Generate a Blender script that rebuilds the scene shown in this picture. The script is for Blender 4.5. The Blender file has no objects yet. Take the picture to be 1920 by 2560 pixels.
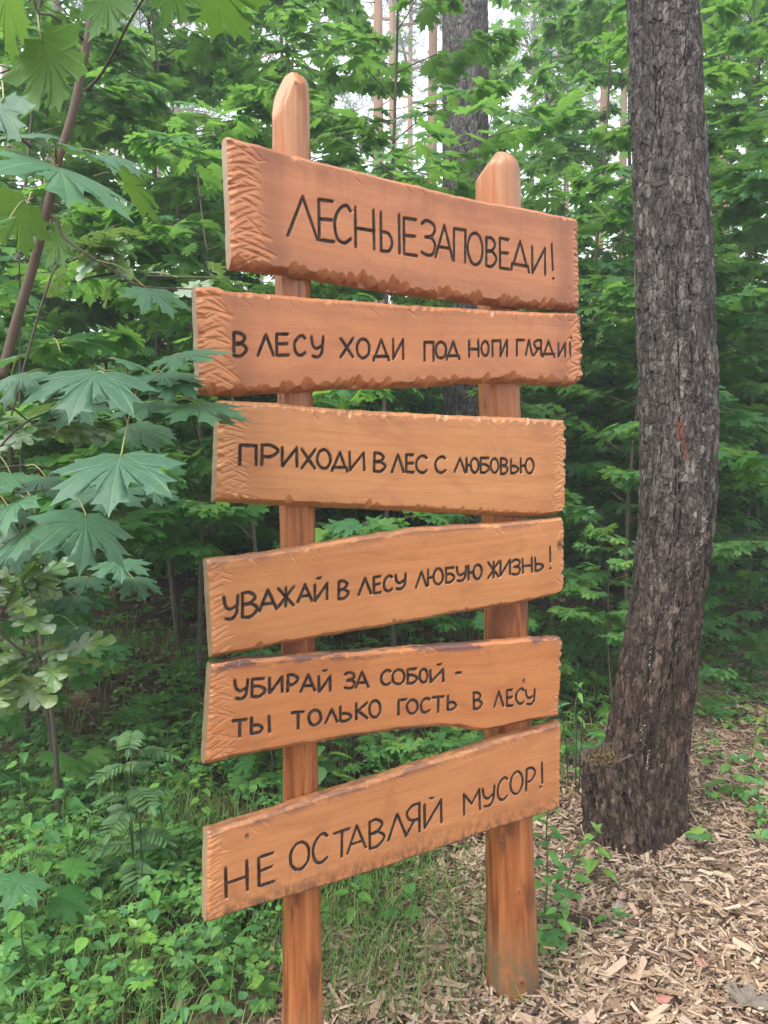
import bpy, math, random
import numpy as np

# ------------------------------------------------------------------ camera, world, sun, exposure
SC = bpy.context.scene
COL = SC.collection
EYE = np.array([0.0, 0.0, 1.55])
FPX, CXP, CYP = 1923.0, 960.0, 1280.0
PITCH = math.radians(-4.67)
cam_data = bpy.data.cameras.new("camera")
cam = bpy.data.objects.new("camera", cam_data)
COL.objects.link(cam)
cam.location = EYE
cam.rotation_euler = (math.radians(90) + PITCH, 0, 0)
cam_data.sensor_fit = 'VERTICAL'
cam_data.sensor_height = 24.0
cam_data.lens = 24.0 * FPX / 2560.0
cam_data.clip_start, cam_data.clip_end = 0.05, 600
SC.camera = cam

SUN_DIR = np.array([-0.42, -0.42, 0.80]); SUN_DIR /= np.linalg.norm(SUN_DIR)
SUN_EL = math.asin(SUN_DIR[2])
SUN_AZ = math.atan2(SUN_DIR[0], SUN_DIR[1])
world = bpy.data.worlds.new("World"); SC.world = world
world.use_nodes = True
wn = world.node_tree
wn.nodes.clear()
sky = wn.nodes.new('ShaderNodeTexSky')
sky.sky_type = 'NISHITA'; sky.sun_disc = False
sky.sun_elevation = SUN_EL; sky.sun_rotation = SUN_AZ
sky.air_density = 0.8; sky.dust_density = 6.0; sky.ozone_density = 1.0
bg = wn.nodes.new('ShaderNodeBackground'); bg.inputs[1].default_value = 0.15
wo = wn.nodes.new('ShaderNodeOutputWorld')
hsv = wn.nodes.new('ShaderNodeHueSaturation'); hsv.inputs['Saturation'].default_value = .40; hsv.inputs['Value'].default_value = 2.0   # thin white overcast
wn.links.new(sky.outputs[0], hsv.inputs['Color']); cl = wn.nodes.new('ShaderNodeMix'); cl.data_type = 'RGBA'; cl.inputs[0].default_value = .6; cl.inputs[7].default_value = (7.4, 7.7, 8.0, 1)   # cloud sheet
wn.links.new(hsv.outputs[0], cl.inputs[6]); wn.links.new(cl.outputs[2], bg.inputs[0]); wn.links.new(bg.outputs[0], wo.inputs[0])
sd = bpy.data.lights.new("sun", 'SUN'); sd.energy = 1.4; sd.angle = math.radians(15); sd.color = (1.0, 0.95, 0.87)
so = bpy.data.objects.new("sun", sd); COL.objects.link(so)
from mathutils import Vector
so.rotation_euler = Vector(SUN_DIR).to_track_quat('Z', 'Y').to_euler()
so.location = (-6, -6, 14)
SC.view_settings.view_transform = 'Standard'; SC.view_settings.look = 'None'
SC.view_settings.exposure = 1.03; SC.view_settings.gamma = 1.0
SC.render.engine = 'CYCLES'
SC.cycles.max_bounces = 7; SC.cycles.diffuse_bounces = 4; SC.cycles.glossy_bounces = 2
SC.cycles.transmission_bounces = 5; SC.cycles.transparent_max_bounces = 4
SC.cycles.sample_clamp_indirect = 6.0

# ------------------------------------------------------------------ pixel helpers (photo pixels 1920 x 2560)
_cp, _sp = math.cos(PITCH), math.sin(PITCH)
def ray(px, py):
    u = (np.asarray(px, float) - CXP) / FPX; v = -(np.asarray(py, float) - CYP) / FPX
    return np.stack([u, _cp - v * _sp, v * _cp + _sp], -1)
def P(px, py, depth):                     # the point seen at a pixel, at a distance along +Y
    r = ray(px, py); t = np.asarray(depth) / r[..., 1]
    return EYE + r * t[..., None]
def G(px, py, z=0.0):                     # the point of the ground seen at a pixel
    r = ray(px, py); t = (z - EYE[2]) / r[..., 2]
    return EYE + r * t[..., None]
D = 1920 / 1659.0

# ------------------------------------------------------------------ noise
def _h(ix, iy, s):
    n = (ix.astype(np.int64) * 374761393 + iy.astype(np.int64) * 668265263 + s * 1442695041) & 0xffffffff
    n = ((n ^ (n >> 13)) * 1274126177) & 0xffffffff
    return ((n ^ (n >> 16)) & 0xffffff) / float(0xffffff)
def vnoise(x, y, s=0):
    x = np.asarray(x, float); y = np.asarray(y, float)
    ix = np.floor(x); iy = np.floor(y); fx = x - ix; fy = y - iy
    fx = fx * fx * (3 - 2 * fx); fy = fy * fy * (3 - 2 * fy)
    a = _h(ix, iy, s); b = _h(ix + 1, iy, s); c = _h(ix, iy + 1, s); d = _h(ix + 1, iy + 1, s)
    return (a + (b - a) * fx) * (1 - fy) + (c + (d - c) * fx) * fy
def fbm(x, y, s=0, o=4):
    t = 0; a = 0.5
    for k in range(o):
        t = t + a * vnoise(x * 2 ** k, y * 2 ** k, s + k); a *= 0.5
    return t
def nrm(v): v = np.asarray(v, float); return v / np.maximum(np.linalg.norm(v, axis=-1, keepdims=True), 1e-9)

# ------------------------------------------------------------------ mesh building
class MB:
    def __init__(s): s.v = []; s.f = []; s.n = 0; s.a = []
    def add(s, V, F, **att):
        V = np.asarray(V, float).reshape(-1, 3)
        for f in (F if isinstance(F, list) else [F]):
            f = np.asarray(f, np.int64)
            if len(f): s.f.append(f + s.n)
        s.v.append(V); s.a.append((len(V), att)); s.n += len(V)
    def build(s, name, mat, parent=None, origin=(0, 0, 0), smooth=False):
        V = np.concatenate(s.v) - np.asarray(origin, float)
        me = bpy.data.meshes.new(name)
        me.vertices.add(len(V)); me.vertices.foreach_set('co', V.astype(np.float32).ravel())
        loops = np.concatenate([f.ravel() for f in s.f])
        tot = np.concatenate([np.full(len(f), f.shape[1], np.int64) for f in s.f])
        start = np.concatenate([[0], np.cumsum(tot)[:-1]])
        me.loops.add(len(loops)); me.loops.foreach_set('vertex_index', loops.astype(np.int32))
        me.polygons.add(len(tot)); me.polygons.foreach_set('loop_start', start.astype(np.int32))
        me.polygons.foreach_set('use_smooth', np.full(len(tot), bool(smooth)))
        names = {}
        for n, att in s.a:
            for k, v in att.items(): names[k] = np.ndim(v) == 2
        for k, vec in names.items():
            if vec:
                arr = np.concatenate([np.asarray(att[k], float) if k in att else np.zeros((n, 3)) for n, att in s.a])
                at = me.attributes.new(k, 'FLOAT_VECTOR', 'POINT'); at.data.foreach_set('vector', arr.astype(np.float32).ravel())
            else:
                arr = np.concatenate([np.broadcast_to(np.asarray(att.get(k, 0.0), float), (n,)) for n, att in s.a])
                at = me.attributes.new(k, 'FLOAT', 'POINT'); at.data.foreach_set('value', arr.astype(np.float32))
        me.update(calc_edges=True)
        me.materials.append(mat)
        o = bpy.data.objects.new(name, me); COL.objects.link(o)
        if parent is not None: o.parent = parent
        return o
def tag(o, label=None, cat=None, group=None, kind=None):
    if label: o['label'] = label
    if cat: o['category'] = cat
    if group: o['group'] = group
    if kind: o['kind'] = kind
    return o
def thing(name, label, cat, loc=(0, 0, 0), group=None):
    o = bpy.data.objects.new(name, None); COL.objects.link(o); o.location = loc
    o.empty_display_size = 0.1
    return tag(o, label, cat, group)
def dup(root, loc, rz=0.0, sc=1.0, label=None, group=None):
    r = root.copy(); COL.objects.link(r); r.location = loc; r.rotation_euler = (0, 0, rz); r.scale = (sc, sc, sc)
    if label: r['label'] = label
    if group: r['group'] = group
    for ch in root.children:
        c = ch.copy(); COL.objects.link(c); c.parent = r
    return r

def frames(pts):
    pts = np.asarray(pts, float); t = np.gradient(pts, axis=0); t = nrm(t)
    ref = np.array([1.0, 0, 0]) if abs(t[0][0]) < 0.9 else np.array([0, 1.0, 0])
    x = nrm(np.cross(t, ref)); y = np.cross(t, x)
    return t, x, y
def tube(mb, pts, rad, sides=8, cap=True, **att):
    pts = np.asarray(pts, float); n = len(pts); rad = np.broadcast_to(np.asarray(rad, float), (n,))
    t, x, y = frames(pts)
    a = np.linspace(0, 2 * math.pi, sides, endpoint=False)
    V = pts[:, None] + rad[:, None, None] * (np.cos(a)[None, :, None] * x[:, None] + np.sin(a)[None, :, None] * y[:, None])
    i = np.arange(n - 1)[:, None] * sides; j = np.arange(sides)[None]; k = (j + 1) % sides
    F = [np.stack([i + j, i + k, i + sides + k, i + sides + j], -1).reshape(-1, 4)]
    if cap: F.append(((n - 1) * sides + np.arange(sides))[None]); F.append(np.arange(sides)[::-1][None])
    mb.add(V.reshape(-1, 3), F, **att)
def smoothpath(pts, n):                    # Catmull-Rom
    p = np.asarray(pts, float)
    if len(p) == 2: return p[0] + (p[1] - p[0]) * np.linspace(0, 1, n)[:, None]
    q = np.concatenate([[2 * p[0] - p[1]], p, [2 * p[-1] - p[-2]]])
    u = np.linspace(0, len(p) - 1 - 1e-9, n); k = u.astype(int); f = (u - k)[:, None]
    a, b, c, d = q[k], q[k + 1], q[k + 2], q[k + 3]
    return 0.5 * (2 * b + (c - a) * f + (2 * a - 5 * b + 4 * c - d) * f ** 2 + (3 * b - a - 3 * c + d) * f ** 3)

# ------------------------------------------------------------------ leaves
def leaf_shape(half, rings=(1.0,), centre=(0, 0.3), droop=0.25, fold=0.10, cup=0.0):
    half = np.asarray(half, float)
    left = half[1:-1][::-1] * [-1, 1]
    out = np.concatenate([half, left]); m = len(out); c = np.asarray(centre, float)
    V = [c[None]]
    for r in rings: V.append(c + (out - c) * r)
    xy = np.concatenate(V)
    r0 = np.hypot(xy[:, 0], xy[:, 1] - c[1])
    z = fold * np.abs(xy[:, 0]) - droop * r0 ** 2
    F = []
    j = np.arange(m); k = (j + 1) % m
    F.append(np.stack([np.zeros(m, int), 1 + k, 1 + j], -1))
    for q in range(len(rings) - 1):
        a = 1 + q * m; b = a + m
        F.append(np.stack([a + j, a + k, b + k], -1)); F.append(np.stack([a + j, b + k, b + j], -1))
    return np.column_stack([xy, z]), np.concatenate(F)
MAPLE = [(0, 1.0), (.035, .91), (.09, .84), (.21, .84), (.17, .75), (.165, .66), (.185, .585), (.25, .61), (.33, .66), (.38, .77), (.45, .72),
         (.66, .78), (.60, .66), (.57, .58), (.70, .54), (.57, .47), (.50, .42), (.45, .37), (.52, .34), (.61, .36), (.65, .29), (.78, .20), (.61, .15),
         (.51, .10), (.54, .0), (.40, .04), (.28, .0), (.23, -.09), (.11, -.03), (0, 0.02)]
MAPLE_FAR = [(0, 1.0), (.18, .80), (.18, .58), (.38, .74), (.66, .78), (.58, .52), (.46, .37), (.76, .20), (.50, .06), (.22, -.08), (0, .02)]
OAK = [(0, 1.0), (.10, .97), (.17, .90), (.12, .82), (.13, .77), (.26, .76), (.31, .68), (.25, .62), (.16, .58), (.18, .54), (.31, .52), (.34, .44), (.26, .39),
       (.14, .37), (.13, .33), (.22, .30), (.23, .23), (.14, .18), (.07, .14), (.05, .05), (0, 0)]
OVATE = [(0, 1.0), (.03, .90), (.09, .83), (.10, .76), (.16, .70), (.17, .62), (.23, .56), (.235, .48), (.285, .42), (.28, .34), (.30, .27), (.28, .19), (.22, .10), (.10, .02), (0, .03)]
RLEAF = [(0, 1.0), (.07, .90), (.09, .82), (.15, .76), (.16, .66), (.20, .58), (.20, .46), (.22, .36), (.20, .24), (.15, .12), (.06, .02), (0, 0)]
LANCE = [(0, 1.0), (.05, .84), (.10, .72), (.12, .66), (.15, .52), (.17, .44), (.16, .30), (.13, .16), (.06, .04), (0, 0)]
ROUND = [(0, 1.0), (.14, .95), (.28, .82), (.36, .62), (.36, .42), (.26, .2), (.10, .05), (0, 0)]
L_HERO = leaf_shape(MAPLE, (.3, .55, .78, 1.0), (0, .22), .20, .06)
L_NEAR = leaf_shape(MAPLE, (.55, 1.0), (0, .22), .26, .12)
L_FAR = leaf_shape(MAPLE_FAR, (1.0,), (0, .26), .30, .14)
L_OAK = leaf_shape(OAK, (.5, 1.0), (0, .45), .22, .16)
L_OVATE = leaf_shape(OVATE, (.55, 1.0), (0, .36), .22, .22)
L_LANCE = leaf_shape(LANCE, (1.0,), (0, .4), .30, .3)
L_ROWAN = leaf_shape(RLEAF, (1.0,), (0, .4), .20, .25)
L_ROUND = leaf_shape(ROUND, (1.0,), (0, .5), .30, .25)

def scatter(mb, base, pos, dirs, ups, size, bend=None, rng=None):
    V, F = base; m = len(pos)
    if m == 0: return
    y = nrm(dirs); x = nrm(np.cross(y, ups)); z = np.cross(x, y)
    L = np.repeat(V[None], m, 0)
    if bend is not None: L[:, :, 2] *= np.asarray(bend)[:, None]
    if rng is not None:
        L[:, :, 2] += 0.05 * rng.normal(size=(m, 1)) * L[:, :, 0] + .10 * rng.normal(size=(m, 1)) * L[:, :, 1] ** 2
        L[:, :, 0] *= 1 + .09 * rng.normal(size=(m, 1))
    L = L * np.asarray(size, float)[:, None, None]
    W = pos[:, None] + L[:, :, 0:1] * x[:, None] + L[:, :, 1:2] * y[:, None] + L[:, :, 2:3] * z[:, None]
    FF = (F[None] + (np.arange(m) * len(V))[:, None, None]).reshape(-1, F.shape[1])
    lc = np.tile(np.column_stack([V[:, :2], np.zeros(len(V))]), (m, 1))
    mb.add(W.reshape(-1, 3), FF, lc=lc)

# ------------------------------------------------------------------ node helpers
def new_mat(name):
    m = bpy.data.materials.new(name); m.use_nodes = True; m.node_tree.nodes.clear(); return m, m.node_tree
def nd(nt, t, inp=None, **props):
    n = nt.nodes.new(t)
    for k, v in props.items(): setattr(n, k, v)
    for k, v in (inp or {}).items():
        s = n.inputs[k]
        if isinstance(v, bpy.types.NodeSocket): nt.links.new(v, s)
        else:
            if isinstance(v, tuple) and len(v) == 3 and s.type == 'RGBA': v = v + (1.0,)
            s.default_value = v
    return n
def ramp(nt, fac, stops, interp='LINEAR'):
    n = nd(nt, 'ShaderNodeValToRGB', {0: fac}); cr = n.color_ramp; cr.interpolation = interp
    while len(cr.elements) < len(stops): cr.elements.new(0.5)
    for e, (p, c) in zip(cr.elements, stops):
        e.position = p; e.color = (c if isinstance(c, tuple) else (c, c, c)) + (1.0,)
    return n.outputs[0]
def mixc(nt, f, a, b, blend='MIX'):
    n = nd(nt, 'ShaderNodeMix', {0: f, 6: a, 7: b}, data_type='RGBA', blend_type=blend); return n.outputs[2]
def mth(nt, op, a, b=0.0, c=None):
    n = nd(nt, 'ShaderNodeMath', {0: a, 1: b}, operation=op)
    if c is not None: n.inputs[2].default_value = c
    return n.outputs[0]
def attr(nt, name, out='Fac'): return nd(nt, 'ShaderNodeAttribute', attribute_name=name).outputs[out]
def mapped(nt, vec, scale, loc=(0, 0, 0)): return nd(nt, 'ShaderNodeMapping', {0: vec, 1: loc, 3: scale}).outputs[0]
def noise(nt, vec, scale, detail=4, rough=.55, out=0, dist=0.0):
    return nd(nt, 'ShaderNodeTexNoise', {'Vector': vec, 'Scale': scale, 'Detail': detail, 'Roughness': rough, 'Distortion': dist}).outputs[out]
def finish(nt, shader): nd(nt, 'ShaderNodeOutputMaterial', {0: shader})
def pbsdf(nt, col, rough=.6, spec=.4, normal=None):
    d = {'Base Color': col, 'Roughness': rough, 'Specular IOR Level': spec}
    if normal is not None: d['Normal'] = normal
    return nd(nt, 'ShaderNodeBsdfPrincipled', d).outputs[0]
def bump(nt, h, strength=.4, dist=.004):
    return nd(nt, 'ShaderNodeBump', {'Height': h, 'Strength': strength, 'Distance': dist}).outputs[0]

def leaf_mat(name, cols, trans=(.16, .30, .03), tf=.34, rough=.42, spec=.5, veins=0, mildew=0.0, serr=0):
    m, nt = new_mat(name)
    isl = nd(nt, 'ShaderNodeNewGeometry').outputs['Random Per Island']
    n = len(cols)
    c = ramp(nt, isl, [(i / (n - 1), k) for i, k in enumerate(cols)])
    oi = nd(nt, 'ShaderNodeObjectInfo').outputs['Random']
    hue = nd(nt, 'ShaderNodeMapRange', {0: oi, 3: .485, 4: .515}).outputs[0]
    val = nd(nt, 'ShaderNodeMapRange', {0: oi, 3: 1.15, 4: .85}).outputs[0]
    c = nd(nt, 'ShaderNodeHueSaturation', {'Hue': hue, 'Value': val, 'Color': c}).outputs[0]
    tcol = mixc(nt, .35, trans, c)
    pos = nd(nt, 'ShaderNodeNewGeometry').outputs['Position']
    nz = noise(nt, pos, 60.0, 2)
    c = mixc(nt, 1.0, c, ramp(nt, nz, [(.3, .86), (.7, 1.12)]), 'MULTIPLY')
    h = nz
    if veins:
        lc = nd(nt, 'ShaderNodeSeparateXYZ', {0: attr(nt, 'lc', 'Vector')})
        X = mth(nt, 'ABSOLUTE', lc.outputs[0]); Y = lc.outputs[1]
        acc = None
        for tx, ty in (((0, 1), (.64, .74), (.74, .15)) if veins == 1 else ((0, 1),)):
            l = math.hypot(tx, ty); tx, ty = tx / l, ty / l
            d = mth(nt, 'ABSOLUTE', mth(nt, 'SUBTRACT', mth(nt, 'MULTIPLY', X, ty), mth(nt, 'MULTIPLY', Y, tx)))
            acc = d if acc is None else mth(nt, 'MINIMUM', acc, d)
        # side veins run out from the midrib
        side = mth(nt, 'ABSOLUTE', mth(nt, 'SUBTRACT', mth(nt, 'FRACT', mth(nt, 'MULTIPLY', mth(nt, 'SUBTRACT', Y, mth(nt, 'MULTIPLY', X, .75)), 7.0)), .5))
        side = nd(nt, 'ShaderNodeMapRange', {0: side, 1: 0.0, 2: .09, 3: .45, 4: 0.0}).outputs[0]
        vm = nd(nt, 'ShaderNodeMapRange', {0: acc, 1: .004, 2: .016, 3: 1.0, 4: 0.0}).outputs[0]
        vm = mth(nt, 'MAXIMUM', vm, side)
        c = mixc(nt, mth(nt, 'MULTIPLY', vm, .32), c, (.15, .26, .11))
        h = mth(nt, 'ADD', nz, mth(nt, 'MULTIPLY', vm, -1.2))
    if mildew:
        nm = noise(nt, pos, 22.0, 4, .6)
        mk = mth(nt, 'MULTIPLY', ramp(nt, nm, [(.44, 0.0), (.60, 1.0)]), mildew)
        c = mixc(nt, mk, c, (.52, .57, .52))
    nrm_ = bump(nt, h, .25, .003)
    p = pbsdf(nt, c, rough, spec, nrm_)
    t = nd(nt, 'ShaderNodeBsdfTranslucent', {0: tcol}).outputs[0]
    finish(nt, nd(nt, 'ShaderNodeMixShader', {0: tf, 1: p, 2: t}).outputs[0]); return m

M = {}
M['maple_hero'] = leaf_mat('maple_leaf_large', [(.036, .110, .072), (.048, .135, .082), (.060, .15, .080), (.042, .122, .086)], (.20, .42, .06), .24, .50, .42, veins=1)
M['maple_backlit'] = leaf_mat('maple_leaf_backlit', [(.05, .13, .035), (.065, .155, .038), (.08, .175, .04)], (.22, .42, .04), .42, .5, .3, veins=1)  # yellower copy of the large leaf, backlight put into its colour
M['maple'] = leaf_mat('maple_leaf', [(.048, .145, .050), (.072, .20, .060), (.095, .24, .052), (.058, .17, .078), (.15, .30, .055)], (.30, .60, .08), .46, .48, .38)
M['maple_far'] = leaf_mat('maple_leaf_far', [(.050, .155, .058), (.08, .21, .070), (.065, .18, .090), (.15, .30, .065)], (.30, .60, .10), .46, .5, .33)
M['oak'] = leaf_mat('oak_leaf_mildewed', [(.07, .17, .06), (.10, .21, .06), (.15, .25, .06)], (.26, .42, .06), .28, .5, .4, veins=2, mildew=.55)
M['herb'] = leaf_mat('herb_leaf', [(.060, .18, .060), (.095, .25, .072), (.13, .30, .06), (.075, .21, .095)], (.22, .44, .05), .32, .46, .38, veins=2)
M['rowan'] = leaf_mat('rowan_leaf', [(.050, .12, .055), (.07, .155, .06), (.09, .19, .065)], (.18, .36, .06), .28, .5, .3, veins=2)
M['lime'] = leaf_mat('lime_green_leaf', [(.12, .27, .055), (.17, .34, .06), (.21, .38, .065)], (.30, .52, .05), .34, .45, .4, veins=2)
M['cover'] = leaf_mat('ground_cover_leaf', [(.060, .17, .050), (.10, .26, .060), (.16, .34, .060), (.07, .21, .09), (.21, .35, .06)], (.24, .48, .05), .32, .5, .33)
M['grass'] = leaf_mat('grass_blade', [(.07, .17, .045), (.11, .25, .055), (.15, .27, .06), (.26, .25, .10)], (.24, .42, .05), .32, .5, .35)
M['pine_needles'] = leaf_mat('pine_needle', [(.035, .085, .055), (.055, .11, .065), (.07, .125, .06)], (.10, .20, .07), .2, .5, .3)

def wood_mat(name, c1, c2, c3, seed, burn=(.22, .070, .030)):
    m, nt = new_mat(name)
    lc = attr(nt, 'lc', 'Vector')
    lc = mapped(nt, lc, (1, 1, 1), (seed * 3.7, seed * 1.3, 0))
    g1 = noise(nt, mapped(nt, lc, (2.2, 26, 8)), 1.0, 5, .6, 0, .6)
    g2 = noise(nt, mapped(nt, lc, (5, 190, 40)), 1.0, 4, .65)
    blot = noise(nt, lc, 5.0, 3, .5)
    c = mixc(nt, ramp(nt, g1, [(.33, 0.0), (.68, 1.0)]), c1, c2)
    c = mixc(nt, ramp(nt, blot, [(.45, 0.0), (.75, .55)]), c, c3)
    sp_ = nd(nt, 'ShaderNodeSeparateXYZ', {0: lc})                                        # growth rings sawn lengthwise
    wv_ = noise(nt, mapped(nt, lc, (1.1, 6, 4)), 1.0, 2, .4)
    rg_ = mth(nt, 'FRACT', mth(nt, 'ADD', mth(nt, 'MULTIPLY', sp_.outputs[1], 40.0), mth(nt, 'MULTIPLY', wv_, 6.0)))
    c = mixc(nt, ramp(nt, rg_, [(0.0, 0.0), (.6, .02), (.90, .13), (.97, .11), (1.0, 0.0)]), c, burn)
    c = mixc(nt, 1.0, c, ramp(nt, g2, [(.30, .93), (.62, 1.03)]), 'MULTIPLY')
    bl2 = noise(nt, mapped(nt, lc, (7, 11, 6), (3, 5, 1)), 1.0, 4, .6, 0, .8)
    c = mixc(nt, ramp(nt, bl2, [(.52, 0.0), (.74, .38)]), c, burn)                        # soft darker clouds in the wood
    pores = noise(nt, mapped(nt, lc, (30, 420, 60)), 1.0, 2, .5)
    c = mixc(nt, ramp(nt, pores, [(.66, 0.0), (.75, .35)]), c, burn)
    c = mixc(nt, mth(nt, 'MULTIPLY', attr(nt, 'burn'), .75), c, burn)                     # airbrushed reddish stain near the ends, with underside shade painted along the lower edge
    fresh = noise(nt, mapped(nt, lc, (50, 50, 50)), 1.0, 3)
    c = mixc(nt, mth(nt, 'MULTIPLY', attr(nt, 'cut'), ramp(nt, fresh, [(.3, .1), (.7, .4)])), c, tuple(min(1, k * 1.05) for k in c2))
    bk = mth(nt, 'MULTIPLY', attr(nt, 'bark'), ramp(nt, noise(nt, mapped(nt, lc, (9, 26, 20)), 1.0, 5, .6), [(.485, 0.0), (.53, 1.0)]))
    c = mixc(nt, bk, c, (.135, .058, .046))
    dirt = mth(nt, 'MULTIPLY', attr(nt, 'dirt'), ramp(nt, noise(nt, mapped(nt, lc, (60, 34, 30)), 1.0, 6, .75), [(.44, 0.0), (.56, 1.0)]))
    c = mixc(nt, mth(nt, 'MULTIPLY', dirt, .85), c, (.07, .045, .03))
    endg = attr(nt, 'endgrain')
    ec = mixc(nt, noise(nt, mapped(nt, lc, (30, 30, 300)), 1.0, 4), (.20, .125, .075), (.40, .28, .18))
    c = mixc(nt, endg, c, ec)
    kn = attr(nt, 'knot')
    kc = ramp(nt, kn, [(0.0, (.30, .13, .05)), (.55, (.11, .045, .022)), (.8, (.20, .09, .04)), (1.0, (.035, .018, .012))])
    c = mixc(nt, ramp(nt, kn, [(0.02, 0.0), (.3, .9)]), c, kc)
    h = mth(nt, 'ADD', g2, mth(nt, 'MULTIPLY', fresh, .5))
    finish(nt, pbsdf(nt, c, .36, .5, bump(nt, h, .25, .0012))); return m

def bark_mat(name, plate_a, plate_b, crack, top=None, detail_scale=1.0):
    m, nt = new_mat(name)
    pos = nd(nt, 'ShaderNodeTexCoord').outputs['Object']
    ck = attr(nt, 'crack'); pid = attr(nt, 'plate')
    n1 = noise(nt, mapped(nt, pos, (40, 40, 14)), 1.0 * detail_scale, 6, .7)
    n2 = noise(nt, mapped(nt, pos, (140, 140, 60)), 1.0 * detail_scale, 4, .7)
    c = mixc(nt, pid, plate_a, plate_b)
    c = mixc(nt, 1.0, c, ramp(nt, n1, [(.3, .5), (.7, 1.45)]), 'MULTIPLY')
    warp_ = nd(nt, 'ShaderNodeVectorMath', {0: mapped(nt, pos, (62, 62, 17)), 1: nd(nt, 'ShaderNodeTexNoise', {'Vector': mapped(nt, pos, (60, 60, 40)), 'Scale': 1.0, 'Detail': 3.0}).outputs['Color']}, operation='ADD').outputs[0]
    vo = nd(nt, 'ShaderNodeTexVoronoi', {'Vector': warp_, 'Scale': 1.0}, feature='F1')
    ve = nd(nt, 'ShaderNodeTexVoronoi', {'Vector': warp_, 'Scale': 1.0}, feature='DISTANCE_TO_EDGE').outputs['Distance']
    fl = nd(nt, 'ShaderNodeSeparateColor', {0: vo.outputs['Color']}).outputs[0]
    c = mixc(nt, 1.0, c, ramp(nt, fl, [(0, .55), (.7, 1.1), (1, 1.9)]), 'MULTIPLY')
    c = mixc(nt, ramp(nt, ve, [(.0, .75), (.07, 0.0)]), c, crack)
    c = mixc(nt, ramp(nt, n2, [(.60, 0.0), (.72, .55)]), c, (.18, .16, .152))          # pale flakes
    low = attr(nt, 'low')
    c = mixc(nt, low, c, mixc(nt, 1.0, c, (.86, .68, .55), 'MULTIPLY'))                 # browner, damper bark near the foot
    c = mixc(nt, ck, c, crack)
    sc = attr(nt, 'scar')
    c = mixc(nt, ramp(nt, sc, [(.25, 0.0), (.6, .9)]), c, mixc(nt, n1, (.06, .026, .018), (.19, .085, .058)))
    h = mth(nt, 'ADD', mth(nt, 'ADD', n1, mth(nt, 'MULTIPLY', n2, .6)), mth(nt, 'MULTIPLY', mth(nt, 'MINIMUM', ve, .12), 4.0))
    h = mth(nt, 'ADD', h, mth(nt, 'MULTIPLY', fl, .6))
    finish(nt, pbsdf(nt, c, .85, .2, bump(nt, h, .8, .007))); return m

def plain_wood(name, a, b, scale=(30, 30, 6), rough=.75, b_s=.4):
    m, nt = new_mat(name)
    pos = nd(nt, 'ShaderNodeTexCoord').outputs['Object']
    n1 = noise(nt, mapped(nt, pos, scale), 1.0, 5, .65)
    oi = nd(nt, 'ShaderNodeObjectInfo').outputs['Random']
    c = mixc(nt, n1, a, b)
    c = mixc(nt, 1.0, c, ramp(nt, oi, [(0, .75), (1, 1.2)]), 'MULTIPLY')
    finish(nt, pbsdf(nt, c, rough, .25, bump(nt, n1, b_s, .003))); return m
M['twig'] = plain_wood('twig_bark', (.055, .045, .035), (.15, .125, .095))
M['green_stem'] = plain_wood('green_stem', (.05, .10, .035), (.10, .15, .055))
M['sapling_bark'] = plain_wood('sapling_bark', (.07, .05, .038), (.15, .11, .085), (60, 60, 14))
M['petiole'] = plain_wood('leaf_stalk', (.20, .22, .08), (.30, .28, .12))
M['far_pine'] = plain_wood('far_pine_bark', (.22, .12, .08), (.42, .25, .17), (9, 9, 3))
M['far_pine_grey'] = plain_wood('far_pine_grey_bark', (.13, .10, .085), (.26, .20, .17), (12, 12, 4))
M['dead_twig'] = plain_wood('dead_twig', (.10, .07, .05), (.20, .15, .11))
M['bark'] = bark_mat('pine_bark', (.050, .041, .037), (.118, .104, .096), (.010, .008, .007))
M['bark_far'] = bark_mat('pine_bark_grey', (.085, .076, .073), (.15, .137, .134), (.026, .022, .02))

# ------------------------------------------------------------------ the ground: one sheet
PATH_D = [(500, 2330), (600, 2120), (690, 1985), (800, 1900), (960, 1835), (1080, 1760), (1180, 1690), (1215, 1600), (1330, 1560), (1420, 1500), (1500, 1440), (1560, 1395), (1640, 1368), (1720, 1352)]
PATH_W = np.array([G(x * D, y * D)[:2] for x, y in PATH_D])
PATH_POLY = np.concatenate([[[PATH_W[0][0] - .3, -1.5]], PATH_W, [[9, 9.0], [9, -1.5]]])
def in_poly(x, y, poly):
    inside = np.zeros(x.shape, bool); n = len(poly); j = n - 1
    for i in range(n):
        xi, yi = poly[i]; xj, yj = poly[j]
        c = ((yi > y) != (yj > y)) & (x < (xj - xi) * (y - yi) / (yj - yi + 1e-12) + xi)
        inside ^= c; j = i
    return inside
def edge_dist(x, y, line):
    d = np.full(x.shape, 1e9)
    for a, b in zip(line[:-1], line[1:]):
        ab = b - a; t = np.clip(((x - a[0]) * ab[0] + (y - a[1]) * ab[1]) / (ab @ ab), 0, 1)
        d = np.minimum(d, np.hypot(x - a[0] - t * ab[0], y - a[1] - t * ab[1]))
    return d
def path_mask(x, y):
    s = np.where(in_poly(x, y, PATH_POLY), 1.0, -1.0) * edge_dist(x, y, PATH_W)
    s = s + .22 * (fbm(x * 3.1, y * 3.1, 5) - .47)
    return np.clip(s / .22 + .5, 0, 1)
def gz(x, y):
    x = np.asarray(x, float); y = np.asarray(y, float)
    return .055 * (fbm(x * 1.3 + 9, y * 1.3 + 4, 11, 3) - .43) + .018 * (fbm(x * 6, y * 6, 17, 2) - .37)
def warp(n, near, far):
    t = np.linspace(-1, 1, n); return np.sign(t) * (near * np.abs(t) + (far - near) * np.abs(t) ** 7)
gx = warp(301, 6.0, 60); gy = warp(301, 6.0, 60) + 4.0
X, Y = np.meshgrid(gx, gy)
Z = gz(X, Y)
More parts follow.
